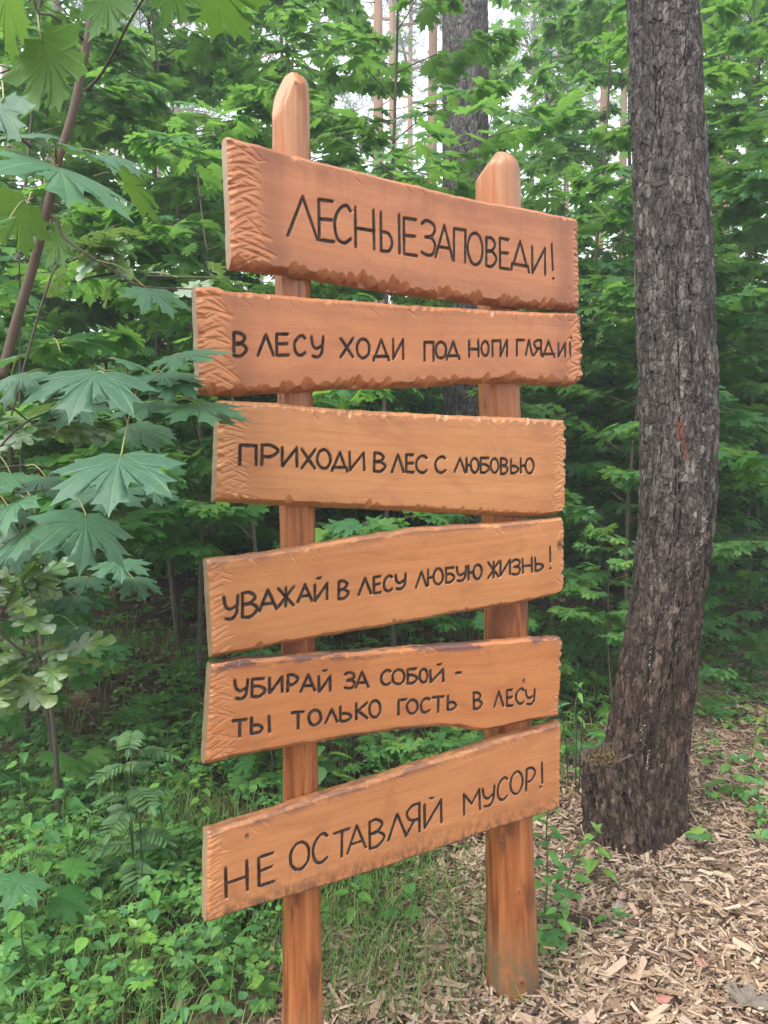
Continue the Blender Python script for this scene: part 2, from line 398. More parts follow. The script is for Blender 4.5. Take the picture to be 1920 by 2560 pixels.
mb = MB()
n = len(gx); i = np.arange(n - 1)
I, J = np.meshgrid(i, i, indexing='ij'); q = (I * n + J).ravel()
mb.add(np.stack([X, Y, Z], -1).reshape(-1, 3), np.stack([q, q + 1, q + n + 1, q + n], -1), path=path_mask(X.ravel(), Y.ravel()))
m, nt = new_mat('forest_floor')
pos = nd(nt, 'ShaderNodeNewGeometry').outputs['Position']
n1 = noise(nt, pos, 9.0, 6, .65); n2 = noise(nt, pos, 60.0, 4, .7)
c = ramp(nt, n1, [(.30, (.040, .026, .017)), (.5, (.085, .055, .036)), (.7, (.15, .105, .07))])
c = mixc(nt, 1.0, c, ramp(nt, n2, [(.3, .6), (.7, 1.4)]), 'MULTIPLY')
chip_c = ramp(nt, n2, [(.3, (.13, .09, .06)), (.55, (.30, .215, .15)), (.7, (.44, .33, .24))])
c = mixc(nt, attr(nt, 'path'), c, chip_c)
finish(nt, pbsdf(nt, c, .95, .1, bump(nt, mth(nt, 'ADD', n1, n2), .8, .02)))
tag(mb.build('ground', m, smooth=True), kind='structure')

# ------------------------------------------------------------------ wood chips (real chips, nobody could count them)
rng = np.random.default_rng(7)
def scatter_xy(n, x0, x1, y0, y1, fn):
    x = rng.uniform(x0, x1, n); y = rng.uniform(y0, y1, n)
    ok = (rng.random(n) < fn(x, y)) & (np.abs(x) < .72 * y + .5)
    return x[ok], y[ok]
def chips(mb, x, y, ln, wd, th, lift):
    m = len(x)
    base = np.array([[-1, -1, 0], [1, -1, 0], [1, 1, 0], [-1, 1, 0], [-1, -1, 1], [1, -1, 1], [1, 1, 1], [-1, 1, 1]], float) * [.5, .5, 1]
    L = np.repeat(base[None], m, 0)
    L[:, :, 0] += rng.uniform(-.16, .16, (m, 8)) ; L[:, :, 1] += rng.uniform(-.2, .2, (m, 8)); L[:, 4:, 2] += rng.uniform(-.5, .3, (m, 4))
    L[:, :, 1] *= 1 - np.maximum(0, L[:, :, 0] * rng.uniform(-.5, .9, (m, 1)))
    L *= np.stack([ln, wd, th], -1)[:, None]
    L[:, :, 2] += (L[:, :, 0] ** 2) * rng.uniform(-3, 3, (m, 1))
    a = rng.uniform(0, 2 * math.pi, m); tl = rng.normal(0, .22, m); ro = rng.normal(0, .3, m)
    ca, sa, ct, st, cr, sr = np.cos(a), np.sin(a), np.cos(tl), np.sin(tl), np.cos(ro), np.sin(ro)
    x0, y0, z0 = L[..., 0], L[..., 1], L[..., 2]
    y1 = y0 * cr[:, None] - z0 * sr[:, None]; z1 = y0 * sr[:, None] + z0 * cr[:, None]
    x2 = x0 * ct[:, None] - z1 * st[:, None]; z2 = x0 * st[:, None] + z1 * ct[:, None]
    W = np.stack([x2 * ca[:, None] - y1 * sa[:, None] + x[:, None], x2 * sa[:, None] + y1 * ca[:, None] + y[:, None], z2 + (gz(x, y) + lift)[:, None]], -1)
    Fb = np.array([[0, 3, 2, 1], [4, 5, 6, 7], [0, 1, 5, 4], [1, 2, 6, 5], [2, 3, 7, 6], [3, 0, 4, 7]])
    lc = (L + rng.uniform(0, 40, (m, 1, 3)))
    mb.add(W.reshape(-1, 3), (Fb[None] + 8 * np.arange(m)[:, None, None]).reshape(-1, 4), lc=lc.reshape(-1, 3))
mb = MB()
def chip_fn(x, y): return path_mask(x, y) ** 1.5
for cnt, ylo, yhi, xlo, xhi, ls, ws in ((94000, 1.7, 4.2, -1.3, 3.0, .030, .0062), (40000, 4.2, 8.5, 0.2, 5.4, .044, .010)):
    x, y = scatter_xy(cnt, xlo, xhi, ylo, yhi, chip_fn)
    s = rng.gamma(3.2, .31, len(x))
    chips(mb, x, y, np.clip(ls * s, .010, .080), ws * rng.gamma(4, .25, len(x)) * (.7 + .3 * s), rng.uniform(.0012, .0045, len(x)), rng.gamma(1.6, .006, len(x)))
x, y = scatter_xy(9000, -1.3, 2.6, 1.7, 6.5, chip_fn); x = x[:320]; y = y[:320]
chips(mb, x, y, rng.uniform(.05, .10, len(x)), rng.uniform(.012, .026, len(x)), rng.uniform(.003, .008, len(x)), rng.uniform(.010, .022, len(x)))
m, nt = new_mat('wood_chip')
isl = nd(nt, 'ShaderNodeNewGeometry').outputs['Random Per Island']
c = ramp(nt, isl, [(0, (0.027, 0.017, 0.012)), (.10, (0.086, 0.05, 0.033)), (.20, (0.195, 0.123, 0.08)), (.34, (0.335, 0.233, 0.153)), (.52, (0.429, 0.309, 0.212)), (.68, (0.499, 0.378, 0.27)), (.79, (0.39, 0.278, 0.207)), (.88, (0.25, 0.151, 0.116)), (.93, (0.538, 0.433, 0.322)), (1, (0.265, 0.224, 0.182))])
lc = attr(nt, 'lc', 'Vector')
st = noise(nt, mapped(nt, lc, (40, 500, 300)), 1.0, 3)
c = mixc(nt, 1.0, c, ramp(nt, st, [(.3, .72), (.65, 1.1)]), 'MULTIPLY')
finish(nt, pbsdf(nt, c, .8, .2, bump(nt, st, .3, .002)))
tag(mb.build('wood_chips', m), 'pale wood chip mulch spread loosely over the path', 'mulch', kind='stuff')

# ------------------------------------------------------------------ the sign
DV = nrm(np.array([.8601, .5101, 0.0])); NV = np.array([DV[1], -DV[0], 0.0])      # along the boards; out of their face
PL0 = np.array([.350, 2.108, 0.0]) + NV * .10
def onplane(px, py, off=0.0):
    r = ray(px, py); o = PL0 + NV * off
    t = ((o - EYE) @ NV) / (r @ NV); w = EYE + r * t[..., None]
    return np.stack([(w - PL0) @ DV, w[..., 2]], -1)
def sw(a, h, z): return PL0 + np.asarray(a)[..., None] * DV + np.asarray(z)[..., None] * NV + np.asarray(h)[..., None] * np.array([0, 0, 1.0])
CR = {1: (480, 150), 2: (480, 980), 3: (480, 1560)}
def cp(k, pts):
    p = np.asarray(pts, float) / 1.659 + CR[k]; return onplane(p[:, 0], p[:, 1])
def O_(a0, b0, a1, b1, st=80, n=24):
    t = np.radians(st + np.linspace(0, 366, n)); return [((a0 + a1) / 2 + (a1 - a0) / 2 * math.cos(k), (b0 + b1) / 2 + (b1 - b0) / 2 * math.sin(k)) for k in t]
def Cv(*p): return ('c', list(p))
BOWL = lambda t, b, w=1.0, x=0.0: Cv((x, t), (x + .55 * (w - x), t), (w, (t + b) / 2 + .04 * (t - b)), (x + .55 * (w - x), b + .02 * (t - b)), (x, b))
SOFT = [[(0, 1), (0, 0)], BOWL(.5, 0)]
FONT = {
 'Л': [[(0, 0), (.5, 1)], [(.5, 1), (1, 0)]], 'Е': [[(.92, 1), (0, 1), (.02, 0), (1, 0)], [(.02, .52), (.86, .54)]],
 'С': [Cv((1, .86), (.75, .99), (.4, .92), (.08, .68), (.02, .38), (.22, .08), (.62, .0), (1, .13))],
 'Н': [[(0, 1), (.03, 0)], [(.97, 1), (1, 0)], [(0, .47), (1, .47)]], 'Ь': SOFT,
 'Ы': [[(0, 1), (0, 0)], Cv((0, .5), (.42, .47), (.6, .25), (.42, .03), (0, 0)), [(.96, 1), (1, 0)]],
 'З': [Cv((0, .9), (.35, 1), (.85, .92), (.95, .74), (.7, .57), (.28, .52)), Cv((.28, .52), (.75, .5), (1, .3), (.8, .05), (.4, 0), (0, .06))],
 'А': [[(0, 0), (.5, 1)], [(.5, 1), (1, 0)], [(.18, .33), (.84, .33)]], 'П': [[(0, 0), (.02, 1), (1, 1), (1, 0)]], 'О': [('c', O_(0, 0, 1, 1))],
 'В': [[(0, 1), (0, 0)], BOWL(1, .53, .86), BOWL(.53, 0, 1.0)], 'Д': [[(.12, .2), (.5, 1), (.88, .2)], [(0, 0), (.04, .2), (.96, .2), (1, 0)]],
 'И': [[(0, 1), (.02, 0)], [(.02, 0), (.98, 1)], [(.98, 1), (1, 0)]], 'У': [Cv((0, 1), (.12, .58), (.42, .42), (.85, .55)), Cv((1, 1), (.95, .5), (.85, .2), (.55, .0), (.12, .04))],
 'Х': [[(0, 1), (1, 0)], [(1, 1), (0, 0)]], 'Г': [[(0, 0), (.02, 1), (1, 1)]], 'Р': [[(.03, 1), (0, 0)], BOWL(1, .42)],
 'Я': [[(1, 1), (1, 0)], Cv((1, 1), (.45, .98), (.08, .78), (.35, .5), (1, .46)), [(.62, .46), (0, 0)]],
 'Ю': [[(0, 1), (0, 0)], [(0, .5), (.36, .5)], ('c', O_(.36, 0, 1, 1, 180))], 'Б': [[(.9, 1), (.02, 1), (0, 0)], BOWL(.56, 0)],
 'Ж': [[(.5, 1), (.5, 0)], [(0, 1), (1, 0)], [(1, 1), (0, 0)]], 'Т': [[(0, 1), (1, 1)], [(.52, 1), (.5, 0)]],
 'К': [[(0, 1), (0, 0)], [(.95, 1), (.05, .45)], [(.2, .52), (1, 0)]], 'М': [[(.02, 0), (0, 1), (.5, .42), (.96, 1), (1, 0)]], '!': [[(.3, 1), (.6, .0)]],
 '-': [[(0, .5), (1, .5)]],
}
TXT = {
 0: [(1, .15, 5.6, 'Л398,522,567,737 Е527,590,583,750 С592,660,600,758 Н678,757,617,780 Ы785,862,637,797 Е880,935,660,808 З953,1010,668,810 А1012,1083,687,824 П1087,1135,703,836 О1145,1207,718,850 В1222,1265,740,856 Е1278,1318,743,866 Д1325,1398,752,876 И1412,1467,778,886 !1490,1502,765,870 .1500,907')],
 1: [(1, 0.0, 5.2, 'В175,228,1133,1228 Л275,340,1140,1227 Е352,403,1137,1225 С425,470,1143,1225 У497,545,1148,1233 Х618,668,1155,1232 О685,737,1158,1237 Д755,818,1160,1247 И835,877,1160,1240 П965,1003,1172,1247 О1012,1055,1170,1238 Д1058,1110,1170,1242 Н1150,1190,1163,1232 О1202,1232,1168,1228 Г1247,1275,1165,1230 И1280,1308,1163,1230 Г1348,1380,1162,1228 Л1385,1412,1163,1225 Я1418,1450,1163,1226 Д1455,1505,1165,1233 И1520,1550,1175,1230 !1566,1574,1172,1230 .1575,1153')],
 2: [(2, .03, 5.4, 'П198,268,222,303 Р290,358,222,305 И375,437,232,308 Х455,512,237,317 О520,575,240,318 Д582,645,250,330 И655,715,253,325 В757,803,255,330 Л830,880,262,333 Е890,922,262,333 С930,975,265,335 С1010,1052,267,335 Л1090,1135,277,333 Ю1140,1190,275,335 Б1198,1235,275,335 О1240,1272,277,335 В1282,1312,277,340 Ь1325,1355,280,337 Ю1365,1418,277,337')],
 3: [(2, -.12, 5.6, 'У133,192,848,942 В210,272,832,932 А280,352,822,905 Ж358,422,812,890 А438,500,800,870 И510,562,798,865 ~528,772 В610,650,785,857 Л692,745,773,840 Е755,785,768,833 С797,832,763,827 У845,887,757,817 Л930,975,748,810 Ю980,1042,735,800 Б1055,1090,730,790 У1098,1138,725,785 Ю1148,1203,718,778 Ж1230,1275,705,770 И1280,1320,700,760 З1328,1362,697,757 Н1372,1412,690,750 Ь1425,1457,687,740 !1484,1491,643,705 .1488,732')],
 4: [(3, -.07, 5.6, 'У178,232,233,310 Б250,305,228,300 И322,375,222,285 Р398,440,213,280 А452,512,212,280 И527,575,218,280 ~553,193 З635,675,203,268 А680,732,200,265 С785,825,193,253 О832,882,190,250 Б895,935,188,245 О945,978,188,243 И990,1043,190,240 ~1027,168 -1095,1118,195,211'),
     (3, -.09, 5.6, 'Т170,228,400,468 Ы247,322,385,452 Т415,465,367,435 О485,535,358,420 Л555,605,355,410 Ь617,662,342,402 К682,730,328,395 О737,782,318,388 Г857,890,315,377 О893,937,315,372 С950,987,308,368 Т1000,1045,303,367 Ь1062,1097,297,355 В1170,1203,285,352 Л1255,1293,280,343 Е1308,1333,275,340 С1345,1377,270,332 У1385,1423,273,333')],
 5: [(3, -.33, 5.8, 'Н140,230,998,1120 Е278,342,960,1078 О408,487,907,1018 С502,562,873,992 Т590,655,860,968 А645,722,838,942 В738,798,812,923 Л815,888,790,888 Я887,945,753,872 И965,1035,740,836 ~995,722 М1128,1195,695,782 У1207,1255,678,755 С1268,1310,640,730 О1322,1372,613,705 Р1387,1425,597,688 !1452,1456,575,660 .1447,677')],
}
def letter_strokes(bi):
    out = []; r = random.Random(bi); tid = 0
    for li, (k, m_, hw, s) in enumerate(TXT[bi]):
        line = []
        for tok in s.split():
            ch = tok[0]; v = [float(q) for q in tok[1:].split(',')]; tid += 1
            if ch == '.': line.append((cp(k, [(v[0] - 1.5, v[1] - 1.5), (v[0], v[1]), (v[0] + 1.5, v[1] + 1.5)]), hw * .95, tid)); continue
            if ch == '~': line.append((cp(k, [(v[0] - 8, v[1] + 1), (v[0], v[1] + 1.5), (v[0] + 8, v[1] - 2)]), hw * .8, tid)); continue
            xl, xr, yt, yb = v; xc = (xl + xr) / 2
            for stx in FONT[ch]:
                curve = isinstance(stx, tuple); uv = np.array(stx[1] if curve else stx, float)
                px = xl + uv[:, 0] * (xr - xl); py = yb + uv[:, 1] * (yt - yb) + m_ * (px - xc)
                px = px + np.array([r.uniform(-1, 1) for _ in px]); py = py + np.array([r.uniform(-1, 1) for _ in px])
                pts = np.column_stack([px, py])
                if curve: pts = smoothpath(pts, 26)
                else:
                    seg = []
                    for a, b in zip(pts[:-1], pts[1:]): seg += [a + (b - a) * f for f in np.linspace(0, 1, 7)[:-1]]
                    pts = np.array(seg + [pts[-1]])
                line.append((cp(k, pts), hw, tid))
        out.append(line)
    return out
BOARDS = [
 dict(k=1, top=[(147, 312), (250, 342), (480, 407), (780, 480), (1060, 549), (1190, 580), (1360, 607), (1607, 660)], bot=[(168, 856), (300, 872), (490, 898), (700, 935), (950, 975), (1200, 1004), (1350, 1018), (1612, 1036)],
      r=(.010, .030), rt=(.003, .009), end=(.055, .022), cols=((0.408, 0.147, 0.055), (0.47, 0.187, 0.074), (0.362, 0.126, 0.048)), bark=.12, dirt=.25, burn=1.0, what='lowercase'),
 dict(k=1, top=[(20, 938), (110, 940), (150, 957), (350, 970), (550, 990), (850, 1012), (1040, 1022), (1250, 1036), (1450, 1046), (1600, 1048), (1625, 1060)], bot=[(34, 1384), (150, 1390), (350, 1378), (600, 1362), (900, 1354), (1150, 1340), (1320, 1330), (1450, 1342), (1590, 1350), (1628, 1330)],
      r=(.009, .026), rt=(.004, .014), end=(.055, .05), cols=((0.424, 0.154, 0.055), (0.485, 0.195, 0.076), (0.377, 0.134, 0.049)), bark=.25, dirt=.2, burn=.7),
 dict(k=2, top=[(117, 36), (200, 40), (350, 47), (500, 62), (700, 77), (900, 87), (1200, 102), (1400, 110), (1545, 117), (1557, 130)], bot=[(102, 456), (300, 464), (480, 474), (700, 485), (900, 493), (1100, 504), (1250, 512), (1450, 520), (1535, 505), (1553, 490)],
      r=(.006, .018), rt=(.004, .014), end=(.045, .035), cols=((0.454, 0.191, 0.065), (0.516, 0.236, 0.091), (0.416, 0.16, 0.054)), bark=.35, dirt=.1, burn=.25),
 dict(k=2, top=[(66, 699), (160, 690), (350, 662), (500, 637), (620, 614), (750, 595), (930, 567), (1100, 555), (1250, 547), (1400, 535), (1535, 521), (1548, 540)], bot=[(90, 1108), (250, 1078), (450, 1040), (650, 1005), (800, 978), (950, 953), (1100, 925), (1250, 899), (1400, 874), (1500, 850), (1530, 842), (1548, 805)],
      r=(.005, .015), rt=(.003, .010), end=(.03, .018), cols=((0.454, 0.185, 0.064), (0.508, 0.226, 0.087), (0.408, 0.153, 0.054)), bark=.5, dirt=.12, burn=.15, knot=[(1527, 636, .0115)]),
 dict(k=3, top=[(83, 168), (250, 147), (420, 134), (560, 127), (760, 112), (900, 100), (1100, 87), (1250, 74), (1400, 62), (1530, 57), (1543, 75)], bot=[(56, 588), (200, 556), (350, 527), (500, 502), (650, 478), (800, 454), (950, 436), (1050, 430), (1110, 433), (1160, 445), (1220, 447), (1300, 431), (1400, 409), (1510, 392), (1525, 388)],
      r=(.003, .008), rt=(.004, .008), end=(.04, .02), cols=((0.439, 0.165, 0.055), (0.493, 0.201, 0.073), (0.37, 0.124, 0.043)), bark=1.0, dirt=.1, burn=.15, barkb=.8, knot=[(1376, 236, .006)]),
 dict(k=3, top=[(66, 868), (180, 828), (350, 778), (550, 712), (750, 652), (900, 600), (1100, 540), (1300, 474), (1450, 433), (1535, 409)], bot=[(62, 1252), (200, 1203), (350, 1158), (600, 1084), (800, 1019), (1000, 954), (1200, 880), (1400, 815), (1530, 776)],
      r=(.002, .006), rt=(.004, .008), end=(.03, .018), cols=((0.431, 0.175, 0.068), (0.493, 0.219, 0.088), (0.393, 0.146, 0.054)), bark=.6, dirt=1.0, burn=.1, knot=[(228, 880, .005)]),
]
THICK = .036
root_pos = sw(np.array(-.33), np.array(0.0), np.array(-.09)); root_pos = np.array([root_pos[0], root_pos[1], 0])
sign = thing('wooden_sign', 'hand carved sign of six orange planks nailed to two log posts', 'sign', tuple(root_pos))
m, nt = new_mat('carved_lettering')
pos = nd(nt, 'ShaderNodeNewGeometry').outputs['Position']
c = mixc(nt, ramp(nt, noise(nt, pos, 110.0, 5, .75), [(.4, 0.0), (.68, 1.0)]), (.010, .009, .010), (.085, .055, .040))
finish(nt, pbsdf(nt, c, .7, .25)); M['ink'] = m
BOARD_LABEL = ['topmost plank with the large heading letters, cut steeply down to its right end', 'second plank with cross hatched gouges at both ends', 'third plank with straight parallel edges', 'fourth plank rising to the right with a knot at its end',
               'fifth plank with two lines of letters and a notch below', 'lowest plank, steeply rising, with grey mould along its lower edge']
def board(bi, b):
    rg = np.random.default_rng(100 + bi)
    T = cp(b['k'], b['top']); B = cp(b['k'], b['bot'])
    T = T[np.argsort(T[:, 0])]; B = B[np.argsort(B[:, 0])]
    aTL, aBL, aTR, aBR = T[0, 0], B[0, 0], T[-1, 0], B[-1, 0]
    step = .0017
    ns = int((max(aTR, aBR) - min(aTL, aBL)) / step); nt_ = int((T[:, 1].mean() - B[:, 1].mean()) / step)
    s = np.linspace(0, 1, ns); t = np.linspace(0, 1, nt_)
    S, Tt = np.meshgrid(s, t)
    wl = .0035 * (fbm(t * 9, t * 0, bi + 3, 3) - .45); wr = .004 * (fbm(t * 14, t * 0, bi + 23, 3) - .45)
    aL = aBL + (aTL - aBL) * t + wl; aR = aBR + (aTR - aBR) * t + wr
    A = aL[:, None] + (aR - aL)[:, None] * S
    wob = .0055 * (fbm(A * 26, A * 0 + 2, bi, 3) - .45); wob2 = .004 * (fbm(A * 38, A * 0 + 7, bi + 40, 3) - .45)
    hb = np.interp(A, B[:, 0], B[:, 1]) + wob; ht = np.interp(A, T[:, 0], T[:, 1]) + wob2
    H = hb + (ht - hb) * Tt
    dB, dT, dL, dR = H - hb, ht - H, A - aL[:, None], aR[:, None] - A
    Z = -(1.7 if bi < 4 else 1.2) * np.maximum(0, .011 - dB) - .9 * np.maximum(0, .007 - dT) - .7 * np.maximum(0, .006 - dL) - .8 * np.maximum(0, .007 - dR)
    Z += .0008 * (fbm(A * 14, H * 60, bi + 5, 3) - .45)
    base = Z.copy()
    def scallops(along, inward, lo, hi, r, wmin, wmax, slope, mind):
        nonlocal Z
        p = lo
        while p < hi:
            w = rg.uniform(wmin, wmax); rr = rg.uniform(*r) * (1.5 if rg.random() < .12 else 1); sk = rg.uniform(-.35, .35)
            q = (along - p) / w + sk * inward / .02
            mask = (np.abs(q) < 1) & (inward < rr)
            z = -slope * rg.uniform(.75, 1.2) * (rr * (1 - q ** 2) - inward)
            z = np.where(z < 0, z + .25 * z * (1 - inward / max(rr, 1e-4)) + rg.uniform(-.5, .5) * np.abs(z) * q, 0)
            Z = np.where(mask, np.minimum(Z, np.maximum(z, -mind)), Z)
            p += w * rg.uniform(.75, 1.35)
    lo, hi = A.min(), A.max()
    big = 1.35 if bi < 2 else 1.0
    scallops(A, dB, lo, hi, b['r'], .009 * big, .019 * big, .62, .020)
    scallops(A, dB, lo, hi, (b['r'][0] * .5, b['r'][1] * .5), .008 * big, .015 * big, .95, .022)
    scallops(A, dT, lo, hi, b['rt'], .007, .016, .50, .009)
    scallops(A, dT, lo, hi, (b['rt'][0] * .5, b['rt'][1] * .5), .004, .010, .8, .010)
    hlo, hhi = H.min(), H.max()
    eL, eR = b['end']
    scallops(H, dR, hlo, hhi, (.004, .004 + eR * .45), .006, .014, .6, .014)
    scallops(H, dL, hlo, hhi, (.003, .006 + eL * .2), .006, .014, .4, .007)
    # long chisel strokes across both ends
    g = np.zeros_like(Z)
    hl, hh = np.interp(aL.mean() + .02, B[:, 0], B[:, 1]), np.interp(aL.mean() + .02, T[:, 0], T[:, 1])
    def gouge(a0, h0, phi, ln, wd, e):
        da, dh = A - a0, H - h0
        sel = (np.abs(da) < ln * 1.1) & (np.abs(dh) < ln * 1.1)
        if not sel.any(): return
        p = (da * math.cos(phi) + dh * math.sin(phi))[sel] / ln; q_ = (-da * math.sin(phi) + dh * math.cos(phi))[sel] / wd + (.5 if bi < 2 else .15) * p ** 2
        prof = np.where(q_ > 0, np.clip(1 - q_ / .45, 0, 1), np.clip(1 + q_, 0, 1)) * np.clip(1 - p ** 2, 0, 1) ** .7
        g[sel] = np.maximum(g[sel], e * prof)
    for side, wdt in ((0, eL), (1, eR)):
        if side == 0: h_a, h_b = hl, hh
        else: h_a, h_b = np.interp(aR.mean() - .02, B[:, 0], B[:, 1]), np.interp(aR.mean() - .02, T[:, 0], T[:, 1])
        hq = h_a + .006
        while hq < h_b - .004:
            f = (hq - h_a) / (h_b - h_a)
            inner = wdt * (1.0 + .6 * (1 - f) ** 3 * (side == 0))
            for q in range(2 if wdt > .03 else 1):
                ph = rg.normal(.38 if q == 0 else -.35, .16)
                if side: ph = -ph
                a0 = np.interp(f, t, aL) + inner * rg.uniform(.35, .55) + q * inner * .25 if side == 0 else np.interp(f, t, aR) - inner * rg.uniform(.25, .6) - q * inner * .2
                gouge(a0, hq + rg.normal(0, .002), ph, inner * rg.uniform(.45, .72), rg.uniform(.0075, .0115) * (1 if bi < 2 else .72), rg.uniform(.0012, .0044) * (1 if bi < 2 else .6))
            hq += rg.uniform(.0105, .0165) * (1 if bi < 2 else .8)
        for q in range(9 if wdt > .03 else 4):      # strays running inwards from the corners
            cor = rg.random() < .6
            gouge((aL.mean() + wdt * rg.uniform(.6, 1.3)) if side == 0 else aR.mean() - wdt * rg.uniform(.6, 1.4), h_a + .02 + rg.uniform(0, .03) if cor else h_b - .02 - rg.uniform(0, .03), rg.normal(.8 if cor else -.8, .3) * (1 if side == 0 else -1), rg.uniform(.012, .026), .004, .002)
    for q in range(16):                             # short stray nicks down from the upper edge
        a0 = rg.uniform(lo + .1, hi - .08); gouge(a0, np.interp(a0, T[:, 0], T[:, 1]) - rg.uniform(.012, .024), rg.normal(-.95, .25), rg.uniform(.008, .018), .003, .0017)
    Z -= g
    cut = np.clip((base - Z) / .0025, 0, 1)
    # letters: a groove in the face
    lines = letter_strokes(bi)
    cosk = 1.0
    dip = np.zeros_like(Z)
    unit = .00093                                    # metres per crop pixel, about
    for line in lines:
        for pts, hw, _t in line:
            w = hw * unit * .56
            a_lo, a_hi = pts[:, 0].min() - .008, pts[:, 0].max() + .008; h_lo, h_hi = pts[:, 1].min() - .008, pts[:, 1].max() + .008
            c0 = max(0, int((a_lo - lo) / step) - 8); c1 = min(ns, int((a_hi - lo) / step) + 12)
            sub = (slice(None), slice(c0, c1)); As, Hs = A[sub], H[sub]
            rows = np.where(((Hs > h_lo) & (Hs < h_hi)).any(1))[0]
            if not len(rows): continue
            sub = (slice(rows[0], rows[-1] + 1), slice(c0, c1)); As, Hs = A[sub], H[sub]
            d = np.full(As.shape, 1e9)
            for p0, p1 in zip(pts[:-1], pts[1:]):
                ab = p1 - p0; L2 = max(ab @ ab, 1e-12)
                tt = np.clip(((As - p0[0]) * ab[0] + (Hs - p0[1]) * ab[1]) / L2, 0, 1)
                d = np.minimum(d, np.hypot(As - p0[0] - tt * ab[0], Hs - p0[1] - tt * ab[1]))
            dp = np.where(d < w, .0026 + .0014 * (1 - d / w), np.clip((w + .0016 - d) / .0016, 0, 1) * .0026)
            dip[sub] = np.maximum(dip[sub], dp)
    Z -= dip
    knot = np.zeros_like(Z)
    for kx, ky, kr in b.get('knot', []):
        kc = cp(b['k'], [(kx, ky)])[0]; rr = np.hypot(A - kc[0], (H - kc[1]) * .8) / kr
        knot = np.maximum(knot, np.clip(1.25 - rr, 0, 1)); Z -= .0025 * np.clip(1 - rr, 0, 1)
    bark = b['bark'] * np.clip(1.6 - dT / .014, 0, 1) + b.get('barkb', .15) * np.clip(1.4 - dB / .012, 0, 1)
    dirt = b['dirt'] * (1.2 * np.clip(1 - dB / .075, 0, 1) ** 1.5 + .5 * np.clip(1 - dT / .02, 0, 1))
    burn = b['burn'] * (np.exp(-((dL - eL - .035) / .035) ** 2) * .8 + np.exp(-((dR - eR - .03) / .035) ** 2) * .7 + .35 * np.exp(-((dB - .03) / .02) ** 2) + .9 * np.clip(1.5 - dB / .010, 0, 1) + .3 * np.exp(-((dT - .025) / .018) ** 2)) * ((cut < .4) | (dB < .014)) * (.7 + 1.0 * fbm(A * 9, H * 14, bi + 77, 3)) * .95  # lower-edge term: dark varnish plus painted-in underside shade
    burn = burn + b['burn'] * .9 * np.clip(fbm(A * 34, H * 1.2, bi + 88, 3) - .46, 0, 1) * 4 * np.clip(1 - dT / .11, 0, 1) * (.3 + .7 * np.clip(dT / .02, 0, 1))   # rain streaks below the upper edge
    mb = MB()
    W = sw(A, H, Z); q = np.arange(nt_ * ns).reshape(nt_, ns)
    quads = np.stack([q[:-1, :-1], q[:-1, 1:], q[1:, 1:], q[1:, :-1]], -1).reshape(-1, 4)
    lc = np.stack([A, H - (hb + ht) / 2 * .8, Z], -1).reshape(-1, 3)
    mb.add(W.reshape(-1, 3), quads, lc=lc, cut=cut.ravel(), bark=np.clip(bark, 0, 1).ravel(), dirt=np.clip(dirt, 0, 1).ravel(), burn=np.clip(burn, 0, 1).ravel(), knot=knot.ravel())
    # side walls and the back
    loop = np.concatenate([q[0, :], q[1:, -1], q[-1, -2::-1], q[-2:0:-1, 0]])
    ra, rh, rz = A.ravel()[loop], H.ravel()[loop], Z.ravel()[loop]
    isend = np.concatenate([np.zeros(ns), np.ones(nt_ - 1), np.zeros(ns - 1), np.ones(nt_ - 2)])
    istop = np.concatenate([np.zeros(ns), np.zeros(nt_ - 1), np.ones(ns - 1), np.zeros(nt_ - 2)])
    ac, hc = A.mean(), H.mean()
    rr = []
    for f, ins in ((0, 0), (.45, -.002), (.8, 0.0), (1.0, .004)):
        zz = rz + (-THICK - rz) * f
        k_ = np.where(isend > 0, 0, 1)
        hs = np.sign(rh - hc) * k_; wv = .0025 * (fbm(ra * 30, np.full_like(ra, f * 3), bi + 9, 3) - .45) * (f > 0)
        rr.append((sw(ra, rh - hs * ins + wv, zz), np.column_stack([ra, rh + zz, zz])))
    m_ = len(loop); V = np.concatenate([r[0] for r in rr]); LCv = np.concatenate([r[1] for r in rr])
    j = np.arange(m_); k2 = (j + 1) % m_; F = []
    for r_ in range(3): F.append(np.stack([r_ * m_ + j, (r_ + 1) * m_ + j, (r_ + 1) * m_ + k2, r_ * m_ + k2], -1))
    F.append((3 * m_ + j)[::-1][None])
    mb.add(V, F, lc=LCv, endgrain=np.tile(isend, 4), bark=np.tile(istop * b['bark'] + (1 - istop - isend) * b.get('barkb', .2), 4), dirt=np.tile((1 - isend) * .4, 4))
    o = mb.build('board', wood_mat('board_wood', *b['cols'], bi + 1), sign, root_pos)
    o['label'] = BOARD_LABEL[bi]
    # the dark paint lying in the grooves
    letters = {}
